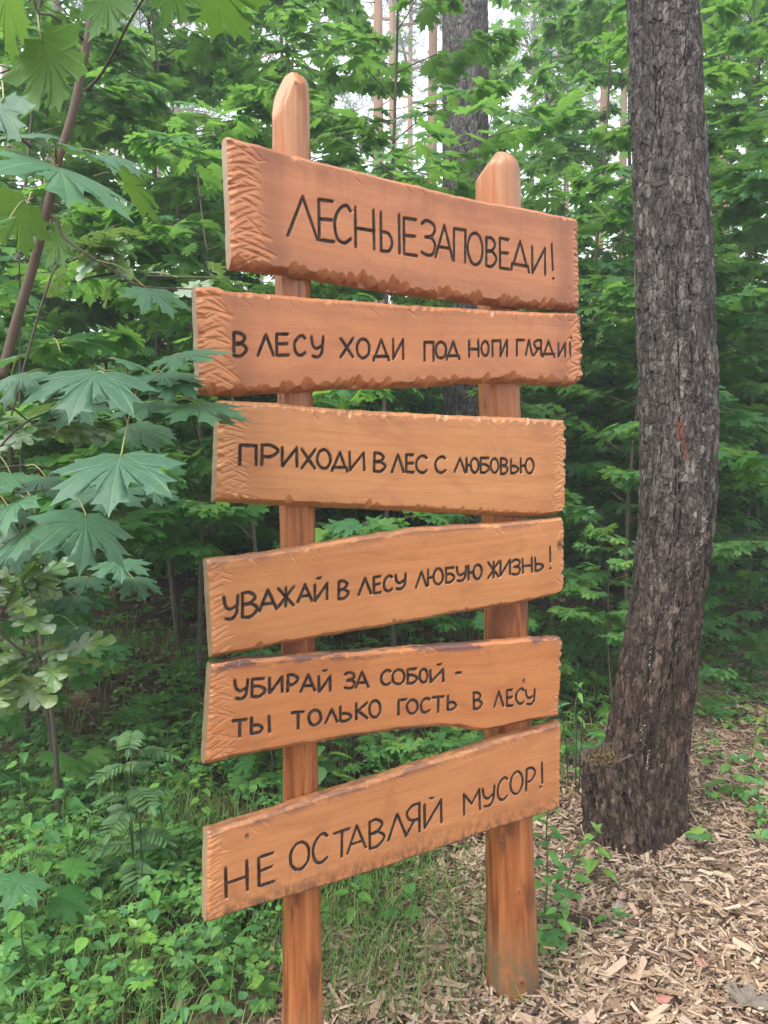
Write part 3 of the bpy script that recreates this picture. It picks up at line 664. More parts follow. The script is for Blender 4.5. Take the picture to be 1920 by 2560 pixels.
    for line in lines:
        for pts, hw, tid in line:
            lb = letters.setdefault(tid, MB())
            w0 = hw * unit * .56; n_ = len(pts)
            tdir = nrm(np.gradient(pts, axis=0)); nn = np.column_stack([-tdir[:, 1], tdir[:, 0]])
            w = w0 * (.98 + .08 * rg.normal(size=n_) + .5 * (vnoise(np.arange(n_) * .35, np.full(n_, tid * 3.7), bi) - .5)); w[0] *= .8; w[-1] *= .75
            pts = pts.copy(); pts[0] -= tdir[0] * w0 * .5; pts[-1] += tdir[-1] * w0 * .5
            cols = [(-1, -.0004), (-.6, -.0013), (0, -.0022), (.6, -.0013), (1, -.0004)]
            V = np.stack([sw(pts[:, 0] + nn[:, 0] * w * c_, pts[:, 1] + nn[:, 1] * w * c_, np.full(n_, z_)) for c_, z_ in cols], 1)
            ii = np.arange(n_ - 1)[:, None] * 5; jj = np.arange(4)[None]
            lb.add(V.reshape(-1, 3), np.stack([ii + jj, ii + jj + 1, ii + 5 + jj + 1, ii + 5 + jj], -1).reshape(-1, 4))
    for tid in sorted(letters): letters[tid].build('letter', M['ink'], o, root_pos)
for bi, b in enumerate(BOARDS): board(bi, b)

# posts
m, nt = new_mat('post_wood')
lc = attr(nt, 'lc', 'Vector')
g1 = noise(nt, mapped(nt, lc, (24, 1, 1.3)), 1.0, 6, .62, 0, 1.1)
g2 = noise(nt, mapped(nt, lc, (160, 1, 5)), 1.0, 4, .6)
c = ramp(nt, g1, [(.28, (.17, .048, .016)), (.42, (.30, .098, .030)), (.58, (.38, .138, .045)), (.74, (.44, .185, .070))])
c = mixc(nt, 1.0, c, ramp(nt, g2, [(.3, .8), (.65, 1.08)]), 'MULTIPLY')
dark = noise(nt, mapped(nt, lc, (14, 1, 2.3), (5, 0, 3)), 1.0, 3, .5, 0, 1.2)
c = mixc(nt, ramp(nt, dark, [(.55, 0.0), (.63, .8)]), c, (.13, .040, .018))
c = mixc(nt, mth(nt, 'MULTIPLY', attr(nt, 'peel'), ramp(nt, noise(nt, mapped(nt, lc, (20, 1, 4), (1, 1, 1)), 1.0, 3, .5), [(.42, 0.0), (.5, .9)])), c, (.42, .26, .15))
c = mixc(nt, mth(nt, 'MULTIPLY', attr(nt, 'foot'), ramp(nt, noise(nt, mapped(nt, lc, (40, 1, 14)), 1.0, 5, .7), [(.36, 0.0), (.56, .9)])), c, (.135, .105, .062))
kn = attr(nt, 'knot')
c = mixc(nt, ramp(nt, kn, [(.02, 0.0), (.35, .9)]), c, ramp(nt, kn, [(0, (.34, .13, .05)), (.6, (.13, .05, .022)), (1, (.03, .016, .01))]))
ckk = noise(nt, mapped(nt, lc, (110, 1, 1.1), (2, 0, 9)), 1.0, 2, .5)
c = mixc(nt, ramp(nt, ckk, [(.70, 0.0), (.735, .8)]), c, (.06, .024, .014))      # drying cracks
finish(nt, pbsdf(nt, c, .33, .5, bump(nt, mth(nt, 'ADD', mth(nt, 'ADD', g1, g2), mth(nt, 'MULTIPLY', ramp(nt, ckk, [(.70, 0.0), (.735, 1.0)]), -1.5)), .35, .003)))
M['post'] = m
def post(axis_px, wpx, r_est, seed, foot_px, knots, flat):
    rg = np.random.default_rng(seed)
    off = -(THICK + r_est * .92)
    ap = np.array(axis_px, float); ah = onplane(ap[:, 0], ap[:, 1], off)       # (a, h) along the axis
    w3 = sw(ah[:, 0], ah[:, 1], np.full(len(ah), off))
    if foot_px is None or True:
        d = (w3[-1] - w3[0]); w3 = np.concatenate([w3, [w3[-1] + d * ((-.25 - w3[-1][2]) / d[2])]]); wpx = list(wpx) + [wpx[-1]]
    dep = w3[:, 1]; rad = np.array(wpx) / 2 / FPX * np.linalg.norm(w3 - EYE, axis=1) * .985
    # from the foot to the rounded head
    hs = np.linspace(w3[-1][2], w3[0][2] - rad[0] * .9, 420); o_ = np.argsort(w3[:, 2])
    cx = np.interp(hs, w3[o_, 2], w3[o_, 0]); cy = np.interp(hs, w3[o_, 2], w3[o_, 1]); rr = np.interp(hs, w3[o_, 2], rad[o_])
    th = np.linspace(0, math.pi / 2, 16)[1:]
    hs = np.concatenate([hs, hs[-1] + rr[-1] * .9 * np.sin(th)]); cx = np.concatenate([cx, np.full(15, cx[-1])]); cy = np.concatenate([cy, np.full(15, cy[-1])]); rr = np.concatenate([rr, rr[-1] * np.maximum(np.cos(th) ** .8, .02)])
    sides = 72; a = np.linspace(0, 2 * math.pi, sides, endpoint=False)
    Hh, Aa = np.meshgrid(hs, a, indexing='ij')
    R = rr[:, None] * (1 + .035 * (fbm(Hh * 4, np.cos(Aa) * 1.5 + seed, seed, 3) - .45) + .03 * (fbm(Hh * 1.5, np.sin(Aa) * 2 + 5, seed + 3, 2) - .4))
    R = R - .0016 * np.clip(fbm(Aa * 6, Hh * 1.2, seed + 8, 3) - .46, 0, 1) * 9 + .0022 * np.clip(fbm(np.cos(Aa) * 4 + 9, Hh * 9 + np.sin(Aa) * 3, seed + 19, 3) - .5, 0, 1) * 6
    kn = np.zeros_like(R)
    toward = math.atan2(-cy[len(cy) // 2], -cx[len(cx) // 2])
    for kh, kang, kr in knots:
        da = (Aa - (toward + kang) + math.pi) % (2 * math.pi) - math.pi
        rd = np.hypot(da * rr.mean(), Hh - kh) / kr; kn = np.maximum(kn, np.clip(1.2 - rd, 0, 1)); R = R + .006 * np.clip(1 - rd / 1.8, 0, 1) - .006 * np.clip(1 - rd * 1.6, 0, 1)
    topz = hs[-1]; exc_all = np.zeros_like(R)           # sloping axe-cuts on the head
    V = np.stack([cx[:, None] + R * np.cos(Aa), cy[:, None] + R * np.sin(Aa), Hh], -1)
    for fa, fs, fl in flat:
        dirv = np.array([math.cos(toward + fa), math.sin(toward + fa)])
        out = (V[..., 0] - cx[:, None]) * dirv[0] + (V[..., 1] - cy[:, None]) * dirv[1]
        lim = rr.max() * fl + (topz - Hh) * fs
        exc = np.maximum(0, out - lim); V[..., 0] -= exc * dirv[0]; V[..., 1] -= exc * dirv[1]; exc_all = np.maximum(exc_all, exc)
    exc = exc_all
    mb = MB(); n_ = len(hs)
    i_ = np.arange(n_ - 1)[:, None] * sides; j_ = np.arange(sides)[None]; k_ = (j_ + 1) % sides
    lc = np.stack([R * 0 + np.sin(Aa) * rr[:, None] + seed, Aa * 0, Hh], -1); lc[..., 1] = 0
    lc[..., 0] = (Aa * .055)
    mb.add(V.reshape(-1, 3), [np.stack([i_ + j_, i_ + k_, i_ + sides + k_, i_ + sides + j_], -1).reshape(-1, 4), ((n_ - 1) * sides + np.arange(sides))[None]], lc=lc.reshape(-1, 3),
           knot=kn.ravel(), foot=np.clip((.26 - Hh) / .17, 0, 1).ravel(), peel=(np.clip((exc / .004), 0, 1) + .35 * (Hh > topz - .2)).clip(0, 1).ravel())
    return mb.build('post', M['post'], sign, root_pos, smooth=True)
po = post([(726, 187), (727, 290), (733, 720), (743, 1330), (751, 1890), (757, 2560)], [80, 83, 84, 88, 84, 86], .041, 3, None, [(1.235, .35, .012), (1.29, -.5, .008), (2.33, .3, .006), (.55, .2, .006), (1.72, -.2, .007)], [(-1.0, .34, .10), (.25, .62, .34), (1.5, .75, .40), (-2.3, .6, .3)])
po['label'] = 'slimmer log post with the higher rounded head'
po = post([(1245, 385), (1246, 480), (1249, 1010), (1264, 1560), (1274, 2130), (1283, 2511)], [99, 103, 104, 107, 109, 114], .059, 8, None, [(.065, .35, .009), (1.30, .0, .008), (.47, -.3, .006), (.33, .35, .005)], [(-1.2, .70, .10), (.1, .55, .42), (1.3, .9, .45), (-2.4, .7, .3)])
po['label'] = 'stouter log post with a lower head and a grey damp foot'

# ------------------------------------------------------------------ bark trunks
def voro(u, v, nu, seed):                 # jittered cells, periodic in u (period nu); returns F2-F1, cell id
    iu, iv = np.floor(u), np.floor(v); f1 = np.full(u.shape, 9.0); f2 = f1.copy(); cid = np.zeros(u.shape)
    for du in (-1, 0, 1):
        for dv in (-1, 0, 1):
            a, b = iu + du, iv + dv; am = np.mod(a, nu)
            px = a + .5 + .85 * (_h(am, b, seed) - .5); py = b + .5 + .85 * (_h(am, b, seed + 1) - .5)
            d = np.hypot(u - px, v - py); idv = _h(am, b, seed + 2)
            near = d < f1
            f2 = np.where(near, f1, np.minimum(f2, d)); cid = np.where(near, idv, cid); f1 = np.where(near, d, f1)
    return f2 - f1, cid
def bark_trunk(mb, hs, cx, cy, rr, sides, nu, vs, amp, seed, facing, marks=(), lowtop=1.0, lump=.03, capn=False, flute=0.0):
    a = np.linspace(0, 2 * math.pi, sides, endpoint=False)
    Hh, Aa = np.meshgrid(hs, a, indexing='ij')
    R = np.repeat(rr[:, None], sides, 1)
    ca, sa = np.cos(Aa), np.sin(Aa)
    R = R * (1 + lump * (fbm(ca * 1.4 + 7 + sa * .6, Hh * 2.2 + sa * 1.4, seed, 4) - .46) * 2)
    if flute: R = R * (1 + flute * np.clip((.55 - Hh) / .55, 0, 1) ** 1.5 * (np.cos(Aa * 4 + .7) + .5 * np.cos(Aa * 7)))
    wu = Aa / (2 * math.pi) * nu + 0.9 * (fbm(ca * 2 + 3, sa * 2 + Hh * 8, seed + 5, 3) - .45); wv = Hh * vs + 1.2 * (fbm(ca * 3 + 9, sa * 3 + Hh * 9, seed + 6, 3) - .45)
    e1, id1 = voro(wu, wv, nu, seed); e2, id2 = voro(wu * 2 + 11, wv * 1.5, nu * 2, seed + 30)
    plate = np.clip(e1 / .16, 0, 1) ** .7
    fine = np.clip(e2 / .22, 0, 1) ** .6
    # long wandering fissures, mostly upright
    fx_ = fbm(ca * 5.5 + 3, sa * 5.5 + Hh * 1.5, seed + 15, 3) + .35 * (fbm(Aa * 7, Hh * 7, seed + 18, 3) - .45)
    fis = np.clip(1 - np.abs(fx_ - .47) / .020, 0, 1) * np.clip((fbm(ca * 3, sa * 3 + Hh * 2.6, seed + 16, 2) - .26) * 5, 0, 1)
    rag = fbm(Aa * nu * .55, Hh * 42, seed + 9, 4) - .45
    lowk = np.clip((lowtop + .4 - Hh) / .8, 0, 1); fis = np.clip(fis * (1 + .5 * lowk), 0, 1.3)
    rid = np.abs(fbm(ca * 9 + 5, sa * 9 + Hh * 2.2, seed + 25, 3) - .46) * 4
    disp = amp * lowk * (np.clip(rid, 0, 1) - .5) * 1.2 + 1.25 * amp * (.30 * plate + .75 * (id1 - .5) + .22 * fine + .55 * (id2 - .5) - 1.5 * fis - .3 + 1.3 * rag)
    R = R + disp
    crack = np.clip(np.maximum(np.maximum(fis * 1.1, lowk * np.clip(.55 - rid * 2.2, 0, 1)), (1 - plate) * .45 * (id1 > .35) + (1 - fine) * .22), 0, 1) * .95
    scar = np.zeros_like(R)
    for mh, ma, wh, wa in marks:
        da = (Aa - (facing + ma) + math.pi) % (2 * math.pi) - math.pi
        k = np.clip(1.25 - np.hypot(da / wa, (Hh - mh) / wh) + .8 * (fbm(Aa * 9, Hh * 22, seed + 12, 3) - .45), 0, 1); scar = np.maximum(scar, k)
    R = R - .006 * np.clip(scar * 2, 0, 1); crack = crack * (1 - np.clip(scar * 1.5, 0, .8))
    V = np.stack([cx[:, None] + R * ca, cy[:, None] + R * sa, Hh], -1)
    n_ = len(hs); i_ = np.arange(n_ - 1)[:, None] * sides; j_ = np.arange(sides)[None]; k_ = (j_ + 1) % sides
    F = [np.stack([i_ + j_, i_ + k_, i_ + sides + k_, i_ + sides + j_], -1).reshape(-1, 4)]
    mb.add(V.reshape(-1, 3), F, crack=crack.ravel(), plate=np.clip(.6 * id1 + .4 * id2, 0, 1).ravel(), low=np.clip((lowtop + .4 - Hh) / .8, 0, 1).ravel(), scar=scar.ravel())
    return V[-1]

TD = 3.06
EDG = np.array([(-420, 1558, 1716), (-150, 1570, 1732), (0, 1577, 1738), (290, 1583, 1750), (580, 1591, 1771), (870, 1597, 1782), (1157, 1603, 1788), (1280, 1601, 1786), (1400, 1590, 1773), (1500, 1580, 1758), (1627, 1561, 1747), (1714, 1541, 1737), (1800, 1528, 1728), (1880, 1514, 1722), (1974, 1490, 1717), (2090, 1474, 1714), (2150, 1476, 1718), (2260, 1470, 1726)], float)
axis = P((EDG[:, 1] + EDG[:, 2]) / 2, EDG[:, 0], np.full(len(EDG), TD))
rad = (EDG[:, 2] - EDG[:, 1]) / 2 / FPX * TD * .97
o_ = np.argsort(axis[:, 2])
hs = np.arange(-.12, axis[:, 2].max(), .0042)
cx = np.interp(hs, axis[o_, 2], axis[o_, 0]); cy = np.full(len(hs), TD) + .01 * np.sin(hs * 2); rr = np.interp(hs, axis[o_, 2], rad[o_])
k_ = np.ones(41) / 41
cx = np.convolve(np.pad(cx, 20, 'edge'), k_, 'valid'); rr = np.convolve(np.pad(rr, 20, 'edge'), k_, 'valid') + .03 * np.clip((.10 - hs) / .2, 0, 1) ** 2
base = np.array([cx[30], TD, 0.0])
tree = thing('pine_tree', 'tall grey brown pine with rough flaking bark and a sawn stub fused to its foot', 'tree', tuple(base))
face = math.atan2(-TD, -cx.mean())
mb = MB()
zs = P(1707, 1075, TD)[2]
bark_trunk(mb, hs, cx, cy, rr, 260, 26, 17, .0072, 21, face, marks=[(zs, .05, .055, .16), (zs - .075, .16, .055, .07), (P(1690, 1480, TD)[2], .6, .03, .06), (P(1640, 2080, TD)[2], .1, .10, .12)], lowtop=1.0, lump=.04, flute=.05)
mb.build('trunk', M['bark'], tree, base)
# the upper trunk and its crown, above the frame
mb = MB(); top = np.array([cx[-1], TD, hs[-1]])
tube(mb, [top - [0, 0, .03], top + [-.1, .05, 4], top + [-.15, .1, 9], top + [-.1, .1, 14]], [rr[-1] * .98, .11, .08, .03], 20)
mb.build('upper_trunk', M['bark_far'], tree, base)
def high_crown(parent, o, seed, x, y, z0, z1, n):
    rg = np.random.default_rng(seed); mb = MB(); cl = []
    for k in range(n):
        z = rg.uniform(z0, z1); a = rg.uniform(0, 6.28); l = rg.uniform(1.2, 3.6) * (1.1 - .5 * (z - z0) / (z1 - z0))
        for q in range(9): f = rg.uniform(.3, 1.05); cl.append([x + math.cos(a) * l * f, y + math.sin(a) * l * f, z + .3 * l * f])
    c = np.array(cl) + rg.normal(0, .25, (len(cl), 3)); n_ = 26
    c = np.repeat(c, n_, 0); m_ = len(c); d = nrm(rg.normal(size=(m_, 3)) + [0, 0, .25]); p = c + d * rg.uniform(0, .3, (m_, 1))
    w = nrm(np.cross(d, rg.normal(size=(m_, 3)))) * .022; e = p + d * .3
    mb.add(np.stack([p - w, p + w, e], 1).reshape(-1, 3), np.arange(m_ * 3).reshape(-1, 3))
    mb.build('crown', M['pine_needles'], parent, o)
high_crown(tree, base, 901, cx[-1], TD, 10.5, 16.5, 34)
# sawn stub
S0 = P(1517, 2080, 2.97); ztop = P(1500, 1893, 2.95)[2]
mb = MB()
hs2 = np.arange(-.10, ztop, .0042)
f = np.clip(hs2 / ztop, 0, 1)
scx = np.interp(f, [0, 1], [S0[0] + .070, P(1502, 1893, 2.97)[0] + .022]); scy = np.full(len(hs2), 2.975) ; srr = np.interp(f, [0, .35, 1], [.160, .136, .098])
ring = bark_trunk(mb, hs2, scx, scy, srr, 180, 18, 15, .0075, 55, face, lowtop=2.0, lump=.07)
for Vq in mb.v:                                  # the saw cut slopes up towards the trunk
    Vq[:, 2] += np.clip(Vq[:, 2] / ztop, 0, 1) ** 2 * (.03 * np.clip((Vq[:, 0] - scx[-1] + .09) / .18, 0, 1.0) - .01 + .05 * (fbm(Vq[:, 0] * 16, Vq[:, 1] * 16, 41, 3) - .45))
ring = mb.v[-1][-180:]
st_o = mb.build('sawn_stub', M['bark'], tree, base)
mb = MB(); c0 = ring.mean(0); nn_ = len(ring)
rim = ring.copy(); rim[:, 2] += .012 * (fbm(np.arange(nn_) * .12, np.zeros(nn_), 4, 3) - .5) * 2
R_ = [ring + (c0 - ring) * .0, rim + (c0 - rim) * .16, rim + (c0 - rim) * .26 - [0, 0, .045], rim + (c0 - rim) * .8 - [0, 0, .055]]
V = np.concatenate(R_ + [c0[None] - [0, 0, .055]]); j_ = np.arange(nn_); k2 = (j_ + 1) % nn_
F = [np.stack([q * nn_ + j_, q * nn_ + k2, (q + 1) * nn_ + k2, (q + 1) * nn_ + j_], -1) for q in range(3)] + [np.stack([3 * nn_ + j_, 3 * nn_ + k2, np.full(nn_, 4 * nn_)], -1)]
mb.add(V, F)
M['cut_wood'] = plain_wood('weathered_cut_wood', (.030, .024, .020), (.11, .085, .066), (26, 26, 26))
mb.build('cut_face', M['cut_wood'], st_o, base)
# dry needles and bark scraps caught on the stub
mb = MB(); rg = np.random.default_rng(5)
for q in range(240):
    r_, a_ = .075 * math.sqrt(rg.random()), rg.uniform(0, 6.28); p = c0 + [r_ * math.cos(a_), r_ * math.sin(a_), -.042 + rg.uniform(0, .035) + .15 * r_ * math.cos(a_)]
    d = nrm(rg.normal(size=3) * [1, 1, .35]); l_ = rg.uniform(.012, .05); w_ = np.cross(d, [0, 0, 1]) * rg.uniform(.0008, .003)
    mb.add([p - d * l_ / 2 - w_, p - d * l_ / 2 + w_, p + d * l_ / 2 + w_, p + d * l_ / 2 - w_], np.array([[0, 1, 2, 3]]))
m, nt = new_mat('dry_needle_litter')
isl = nd(nt, 'ShaderNodeNewGeometry').outputs['Random Per Island']
finish(nt, pbsdf(nt, ramp(nt, isl, [(0, (.04, .025, .015)), (.4, (.10, .06, .03)), (.75, (.20, .14, .05)), (1, (.08, .08, .035))]), .8, .2)); M['litter'] = m
mb.build('needle_litter', M['litter'], tree, base, smooth=False)['kind'] = 'stuff'
# white beads of resin running down the trunk
mb = MB()
m, nt = new_mat('resin'); finish(nt, pbsdf(nt, (.72, .72, .70), .35, .5)); M['resin'] = m
def bead(mb, p, r):
    a = np.linspace(0, 2 * math.pi, 6, endpoint=False); V = [p + np.array([0, 0, r * 1.5])]
    for e in (.5, -.5): V += [p + np.array([r * .87 * math.cos(k), r * .87 * math.sin(k), r * 1.5 * e]) for k in a]
    V.append(p - np.array([0, 0, r * 1.5])); F3 = [[0, 1 + k, 1 + (k + 1) % 6] for k in range(6)] + [[13, 7 + (k + 1) % 6, 7 + k] for k in range(6)]; F4 = [[1 + k, 7 + k, 7 + (k + 1) % 6, 1 + (k + 1) % 6] for k in range(6)]
    mb.add(V, [np.array(F3), np.array(F4)])
for (x0, y0, x1, y1, nb) in ((1634, 1600, 1626, 1735, 20), (1612, 1812, 1606, 1850, 10), (1606, 1850, 1616, 1862, 5), (1624, 1875, 1618, 1925, 14), (1652, 1900, 1656, 1930, 4), (1765, 1290, 1748, 1390, 16)):
    for q in range(nb):
        f = rg.random() ** 1.3; px, py = x0 + (x1 - x0) * f + rg.normal(0, 1.6 if x0 < 1700 else 5), y0 + (y1 - y0) * f
        z_ = P(px, py, TD)[2]; axx = np.interp(z_, hs, cx); r_ = np.interp(z_, hs, rr); xo = P(px, py, TD - r_)[0] - axx
        yo = math.sqrt(max(r_ ** 2 - xo ** 2, 1e-5)); bead(mb, np.array([axx + xo, TD - yo - .0015, P(px, py, TD - yo)[2]]), rg.uniform(.0006, .0016))
mb.build('resin_drip', M['resin'], tree, base)

# grey pine standing behind the sign
rg = np.random.default_rng(12)
GD = 7.0
gx0, gx1 = P(1163, 300, GD), P(1168, 1100, GD)
hs = np.arange(-.1, 6.2, .012)
cxg = np.interp(hs, [0, 1.9, 4.6, 6.2], [P(1180, 1500, GD)[0], gx1[0], gx0[0], gx0[0] - .02]); rg_ = np.interp(hs, [0, .4, 2, 6.2], [.26, .225, .212, .19])
gb = np.array([cxg[8], GD, 0])
gt = thing('pine_tree', 'thick grey pine trunk rising behind the top plank between the two posts', 'tree', tuple(gb))
mb = MB(); bark_trunk(mb, hs, cxg, np.full(len(hs), GD), rg_, 150, 26, 13, .0085, 71, math.atan2(-GD, -1), lowtop=-1, lump=.03)
mb.build('trunk', M['bark_far'], gt, gb)
mb = MB(); tube(mb, [(cxg[-1], GD, 6.15), (cxg[-1] - .1, GD, 10), (cxg[-1], GD, 17)], [.185, .13, .03], 16)
mb.build('upper_trunk', M['bark_far'], gt, gb)
high_crown(gt, gb, 902, cxg[-1], GD, 11.5, 18, 30)

# ------------------------------------------------------------------ pine crowns and far pines
def needle_clumps(mb, centres, rad, n, ln, rg):
    c = np.repeat(centres, n, 0); m_ = len(c)
    d = nrm(rg.normal(size=(m_, 3)) + [0, 0, .25]); p = c + d * rg.uniform(0, .5, (m_, 1)) * rad
    w = nrm(np.cross(d, rg.normal(size=(m_, 3)))) * (ln * .06); e = p + d * ln * rg.uniform(.6, 1.2, (m_, 1))
    V = np.stack([p - w, p + w, e], 1).reshape(-1, 3); mb.add(V, np.arange(m_ * 3).reshape(-1, 3))
def pine_proto(name, seed, H, r0, mat, label, cat, loc, crown0):
    rg = np.random.default_rng(seed); t = thing(name, label, cat, loc)
    mb = MB(); bend = rg.normal(0, .25, 2)
    pts = [(0, 0, -.2), (bend[0] * .2, bend[1] * .2, H * .3), (bend[0], bend[1], H * .65), (bend[0] * .6, bend[1] * .6, H)]
    tube(mb, smoothpath(pts, 16), np.linspace(r0, r0 * .3, 16), 12)
    for k in range(9):                       # dead stubs and thin dry branches below the crown
        z = rg.uniform(H * .22, crown0); a = rg.uniform(0, 6.28); l = rg.uniform(.3, 1.3); b0 = np.array([bend[0] * z / H, bend[1] * z / H, z])
        tube(mb, [b0, b0 + [math.cos(a) * l, math.sin(a) * l, rg.uniform(-.1, .3) * l]], [.018, .006], 5)
    cl = []
    for k in range(26):
        z = rg.uniform(crown0, H); a = rg.uniform(0, 6.28); l = (H - z) * .35 + rg.uniform(.5, 1.4); b0 = np.array([bend[0] * .7, bend[1] * .7, z])
        e = b0 + np.array([math.cos(a) * l, math.sin(a) * l, .25 * l]); tube(mb, [b0, (b0 + e) / 2 + [0, 0, .05], e], [.05, .035, .012], 5)
        for q in range(7): cl.append(b0 + (e - b0) * rg.uniform(.4, 1.05) + rg.normal(0, .22, 3))
    mb.build('trunk', mat, t)
    mb = MB(); needle_clumps(mb, np.array(cl), .5, 34, .26, rg); mb.build('crown', M['pine_needles'], t)
    return t
FAR = [  # x pixel at mid height (2212-high view), depth, kind, label
 (97, 13.0, 1, 'pale grey pine trunk far behind the leaning sapling in the upper corner'),
 (22, 20.0, 0, 'thin reddish pine trunk at the very edge beyond the large hanging maple leaf'),
 (250, 24.0, 0, 'slim far pine showing in a gap just past the sapling top'),
 (345, 30.0, 0, 'distant pine whose bluish crown shows over the maples by the upper edge'),
 (818, 17.0, 0, 'orange barked pine nearest to the tall post, on its far side toward the grey pine'),
 (856, 24.0, 0, 'thin bent orange pine just beside the orange barked one'),
 (893, 30.0, 0, 'faint pale pine in the bright gap between two orange pines'),
 (932, 19.0, 0, 'orange pine standing closest to the thick grey trunk'),
 (1150, 26.0, 0, 'slender pink brown pine between the grey trunk and the big rough pine'),
 (1232, 30.0, 0, 'faint thin pine midway across the bright gaps behind the shorter post'),
 (1297, 18.0, 0, 'pinkish pine, the broader one close to the big rough trunk'),
 (1355, 23.0, 0, 'pinkish pine partly hidden by the edge of the big rough trunk'),
 (1562, 15.0, 0, 'reddish brown pine seen just past the big rough trunk at its upper end'),
 (1640, 22.0, 1, 'dim grey pine by the frame edge under the dark pine bough'),
 (720, 32.0, 0, 'faint far pine seen close beside the tall post'),
 (560, 27.0, 0, 'far pine behind the maple leaves above the plank corner'),
]
far_protos = {}
for x_, dep, kind, lab in FAR:
    w = P(x_ * D, 300, dep); loc = (w[0], dep, 0)
    if kind not in far_protos:
        far_protos[kind] = pine_proto('pine_tree', 31 + kind, 19.0, .17 if kind == 0 else .19, M['far_pine'] if kind == 0 else M['far_pine_grey'], lab, 'tree', loc, 12.5)
        far_protos[kind]['group'] = 'pines of the far wood'
    else: dup(far_protos[kind], loc, (x_ * 7.3) % 6.28, .85 + .3 * ((x_ * 13) % 10) / 10, lab, 'pines of the far wood')

# dark pine bough at the upper right
bt = thing('pine_tree', 'pine with a dark drooping needled bough in the upper corner beyond the big trunk', 'tree', (4.6, 8.2, 0))
mb = MB(); rg = np.random.default_rng(77)
tube(mb, smoothpath([(0, 0, -.2), (.05, 0, 3), (0, .1, 8), (0, 0, 13)], 14), np.linspace(.17, .07, 14), 14)
cl = []
for (z0, ex, ey, ez) in ((6.6, -1.3, -.6, 5.7), (6.2, -1.0, -.2, 6.6), (5.6, -.8, -.6, 5.6), (7.0, -1.8, .2, 6.3), (6.9, -1.3, .8, 7.2), (7.6, -1.6, -.6, 7.4), (8.4, -1.4, .3, 8.6), (9, 1, .5, 9.5), (9.5, -.8, -.9, 10), (5.9, -1.4, -1.0, 5.6)):
    b0 = np.array([0, 0, z0]); e = np.array([ex, ey, ez]); pth = smoothpath([b0, (b0 + e) / 2 + [0, 0, .18], e], 8); tube(mb, pth, np.linspace(.05, .012, 8), 6)
    for q in range(14): cl.append(pth[int(rg.integers(2, 8))] + rg.normal(0, .16, 3))
mb.build('trunk', M['far_pine_grey'], bt)
mb = MB(); needle_clumps(mb, np.array(cl), .22, 80, .11, rg); mb.build('crown', M['pine_needles'], bt)

